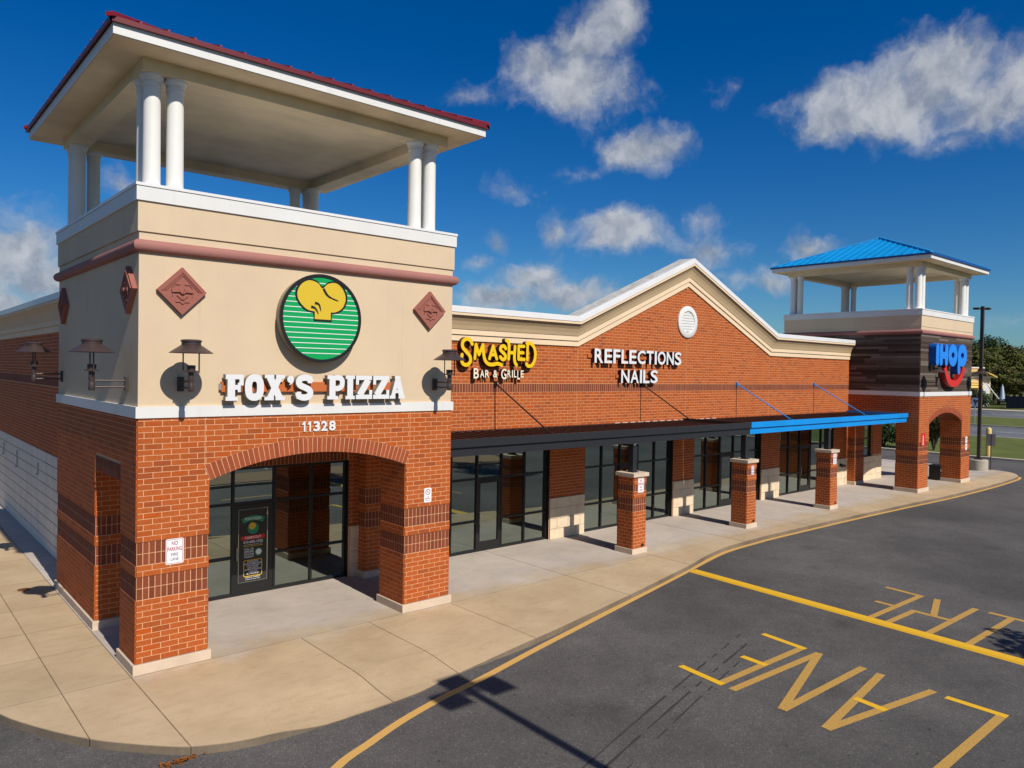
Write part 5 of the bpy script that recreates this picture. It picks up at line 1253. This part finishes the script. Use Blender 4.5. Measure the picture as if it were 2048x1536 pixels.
def tree(label, x, y, h, r, mat, seed, n=2600, size=.14, z0=0, name='tree', group=None, parts=True):
    rnd = random.Random(seed); t = thing(name, label, 'tree', (x, y, z0), 0, group)
    m = MB(); tips = []; tr = h*.028+.03
    m.tube([(x, y, z0-.1), (x+rnd.uniform(-.05, .05)*h*.2, y, z0+h*.25), (x+rnd.uniform(-.1, .1)*r, y+rnd.uniform(-.1, .1)*r, z0+h*.55), (x, y, z0+h*.85)], [tr*1.3, tr, tr*.65, tr*.15], 8)
    for k in range(9):
        a = k*2.4+rnd.uniform(-.4, .4); zb = z0+h*(.26+.055*k); L = r*(.85-.05*k); e = V((x+math.cos(a)*L, y+math.sin(a)*L, zb+h*.16))
        m.tube([(x, y, zb), (x+math.cos(a)*L*.5, y+math.sin(a)*L*.5, zb+h*.06), e], [tr*.5, tr*.32, tr*.1], 6); tips.append(e)
    m.build('trunk', 'bark', t)
    bl = [(e.x, e.y, e.z+h*.03, r*rnd.uniform(.40, .55), h*rnd.uniform(.12, .17)) for e in tips]+[(x, y, z0+h*.8, r*.5, h*.2), (x, y, z0+h*.6, r*.6, h*.2)]
    foliage(bl, n, size, seed).build('crown', mat, t, kind='stuff'); return t
tree('young street tree in the mulched island beyond the yellow strip', 14.2, -15.9, 6.0, 1.5, 'leaf_dark', 3, 3200, .12)
tree('second small tree in the mulched parking island', 22.5, -15.2, 6, 1.8, 'leaf_olive', 4, 2500, .13)
for k in range(7): tree('tree in the row on the grass bank across the parking lot', -50+k*19+random.uniform(-3, 3), -62+random.uniform(-5, 5), 9+random.uniform(-1, 2), 4.2, 'leaf_olive' if k % 2 else 'leaf_dark', 20+k, 1500, .42, group='trees across the parking lot')
FT = [(1948, 188, 14.5, 5, 'leaf_dark', 'dark pine showing over the olive trees beside the far tower'), (1975, 186, 15.8, 5, 'leaf_dark', 'tall dark tree behind the lamp post, highest of the wood'),
      (1935, 172, 12.2, 6, 'leaf_olive', 'olive tree half hidden behind the far tower'), (1962, 170, 12.0, 6, 'leaf_olive', 'olive green tree behind the lamp post'), (1990, 172, 13.0, 6, 'leaf_olive', 'broad olive tree right of the lamp post'),
      (2016, 176, 13.2, 6, 'leaf_mixed', 'autumn tinted tree right of the folded umbrella'), (2042, 180, 11.2, 6, 'leaf_olive', 'olive tree at the right edge of the photo'), (2072, 178, 11.5, 6, 'leaf_dark', 'dark tree just beyond the right edge'),
      (2030, 160, 7.0, 4.5, 'leaf_olive', 'low bushy tree right of the umbrella'), (2056, 158, 6.6, 4.5, 'leaf_mixed', 'low bushy tree at the right edge above the fence'), (1998, 164, 8.2, 4.5, 'leaf_mixed', 'lower tree just behind the folded umbrella'), (1915, 175, 12, 6, 'leaf_olive', 'olive tree hidden behind the far tower')]
def far(u, depth):
    d = fw+rt*((u-1024)/F_PX); d.z = 0; return V((CAM.x, CAM.y, 0))+d*depth
for k, (u, dp, h, r, mt, lb) in enumerate(FT):
    p = far(u, dp); tree(lb, p.x, p.y, h, r, mt, 50+k, 9000, .27, group='trees of the far wood')
def shrub(label, x, y, h, r, mat, seed, n=2600, size=.09, flowers=False):
    t = thing('shrub', label, 'shrub', (x, y, 0)); rnd = random.Random(seed); m = MB()
    for k in range(6): a = k*1.05; m.tube([(x, y, -.05), (x+math.cos(a)*r*.3, y+math.sin(a)*r*.3, h*.5), (x+math.cos(a)*r*.6, y+math.sin(a)*r*.6, h*.8)], [.05, .035, .01], 6)
    m.build('stem', 'bark', t)
    bl = [(x+rnd.uniform(-.45, .45)*r, y+rnd.uniform(-.45, .45)*r, h*rnd.uniform(.28, .75), r*.6, h*.27) for k in range(9)]
    foliage(bl, n, size, seed).build('foliage', mat, t, kind='stuff')
    if flowers:
        m = MB(); 
        for k in range(26):
            c = V((x+rnd.uniform(-.8, .8)*r, y+rnd.uniform(-.8, .8)*r, h*rnd.uniform(.45, 1.0))); m.lathe([(0, -.07), (.06, 0), (0, .07)], c, 6)
        m.build('blossom', 'sign_red_dark', t)
shrub('dark rounded shrub seen under the blue awning left of the far tower pier', 57.4, 11.2, 2.6, 2.0, 'leaf_dark', 5, 3600)
shrub('flowering shrub seen through the arch of the far tower', 57.4, 7.5, 3.6, 1.5, 'leaf_mixed', 6, 4500, .09, True)
shrub('low shrub at the foot of the restaurant facade', *far(1962, 141).xy, 3.4, 2.2, 'leaf_dark', 7, 2200, .16)

# ------------------------------------------------------------------ restaurant across the road
p = far(1960, 150); bx, by = p.x, p.y
t = thing('restaurant', 'cream restaurant with curved yellow canopy beyond the road, partly behind the lamp post', 'building', (bx, by, 0))
ax = V((rt.x, rt.y, 0)).normalized(); ay = V((-ax.y, ax.x, 0))
def RB(u0, u1, d0, d1, z0, z1): return MB().obox(p+ax*u0+ay*d0+V((0, 0, z0)), ax*(u1-u0), ay*(d1-d0), V((0, 0, z1-z0)))
RB(-12, 2.1, 0, 10, 0, 5.7).build('wall', 'far_cream', t); RB(-12, 2.4, -.3, 10.3, 5.7, 5.95).build('parapet', 'far_white', t)
RB(-12, 1.0, 1, 8, 5.95, 7.55).build('upper_wall', 'far_cream', t); RB(-12, 1.4, .8, 8.2, 7.55, 7.8).build('upper_parapet', 'far_white', t)
m = MB()
for k in range(8):
    a0, a1 = -1+k*.25, -1+(k+1)*.25; z = lambda a: 7.1-1.2*a*a; q = [p+ax*(-1.2+a*3.9)+ay*d+V((0, 0, z(a))) for a, d in ((a0, -1.2), (a1, -1.2), (a1, 1), (a0, 1))]; m.quad(q); m.quad([q[0], q[1], q[1]-V((0, 0, .25)), q[0]-V((0, 0, .25))])
m.build('curved_canopy', 'far_yellow', t)
m = MB(); m.obox(p+ax*-12+ay*-1.3+V((0, 0, 3.6)), ax*12.2, ay*1.3+V((0, 0, 1.2)), V((0, 0, .08))); m.build('awning', 'far_yellow', t)
for k in range(5): RB(-9+k*2.2, -7.6+k*2.2, -.03, 0, 1, 3.2).build('window', 'frame_black', t)
RB(-2.2, .9, .95, 1, 6.1, 6.9).build('sign_board', 'far_white', t)
for s in (-1, 1): m = MB(); m.tube([tuple(p+ax*.9+ay*-.5+V((0, 0, 4.6))), tuple(p+ax*(.9+s*2.4)+ay*-.8+V((0, 0, 1.5)))], .12, 6); m.build('brace', 'far_white', t)
RB(.3, 1.5, -.6, -.2, 0, 4.4).build('pylon', 'far_white', t)
q = far(2005, 140); t = thing('folded_umbrella', 'folded pale patio umbrella behind the dark fence across the road', 'umbrella', q)
m = MB(); m.tube([(q.x, q.y, 0), (q.x, q.y, 4.4)], .05, 6); m.build('pole', 'far_white', t); m = MB(); m.lathe([(.02, 4.5), (.22, 3.9), (.42, 2.0), (.5, 1.5), (.3, 1.6)], (q.x, q.y, 0), 10); m.build('canopy', 'umbrella_cloth', t)
a, b = far(2014, 139), far(2120, 146); d = (b-a); t = thing('screened_fence', 'dark screened fence across the road at the right edge', 'fence', a)
n = 9
for k in range(n):
    s = a+d*(k/n); e = d/n; m = MB(); m.obox(s+V((0, 0, .1)), e*.97, V((0, .05, 0)), V((0, 0, 2.2))); m.build('screen_panel', 'fence_dark', t)
    m = MB(); m.tube([tuple(s), tuple(s+V((0, 0, 2.5)))], .06, 6); m.build('post', 'fence_dark', t)
a, b = far(1945, 137), far(2012, 137); d = b-a; t = thing('railing', 'black picket railing in front of the restaurant', 'railing', a)
for z in (.25, 1.25): m = MB(); m.bar(a+V((0, 0, z)), b+V((0, 0, z)), .06); m.build('rail', 'fence_dark', t)
for k in range(40): s = a+d*(k/40); m = MB(); m.bar(s, s+V((0, 0, 1.3)), .04); m.build('picket', 'fence_dark', t)
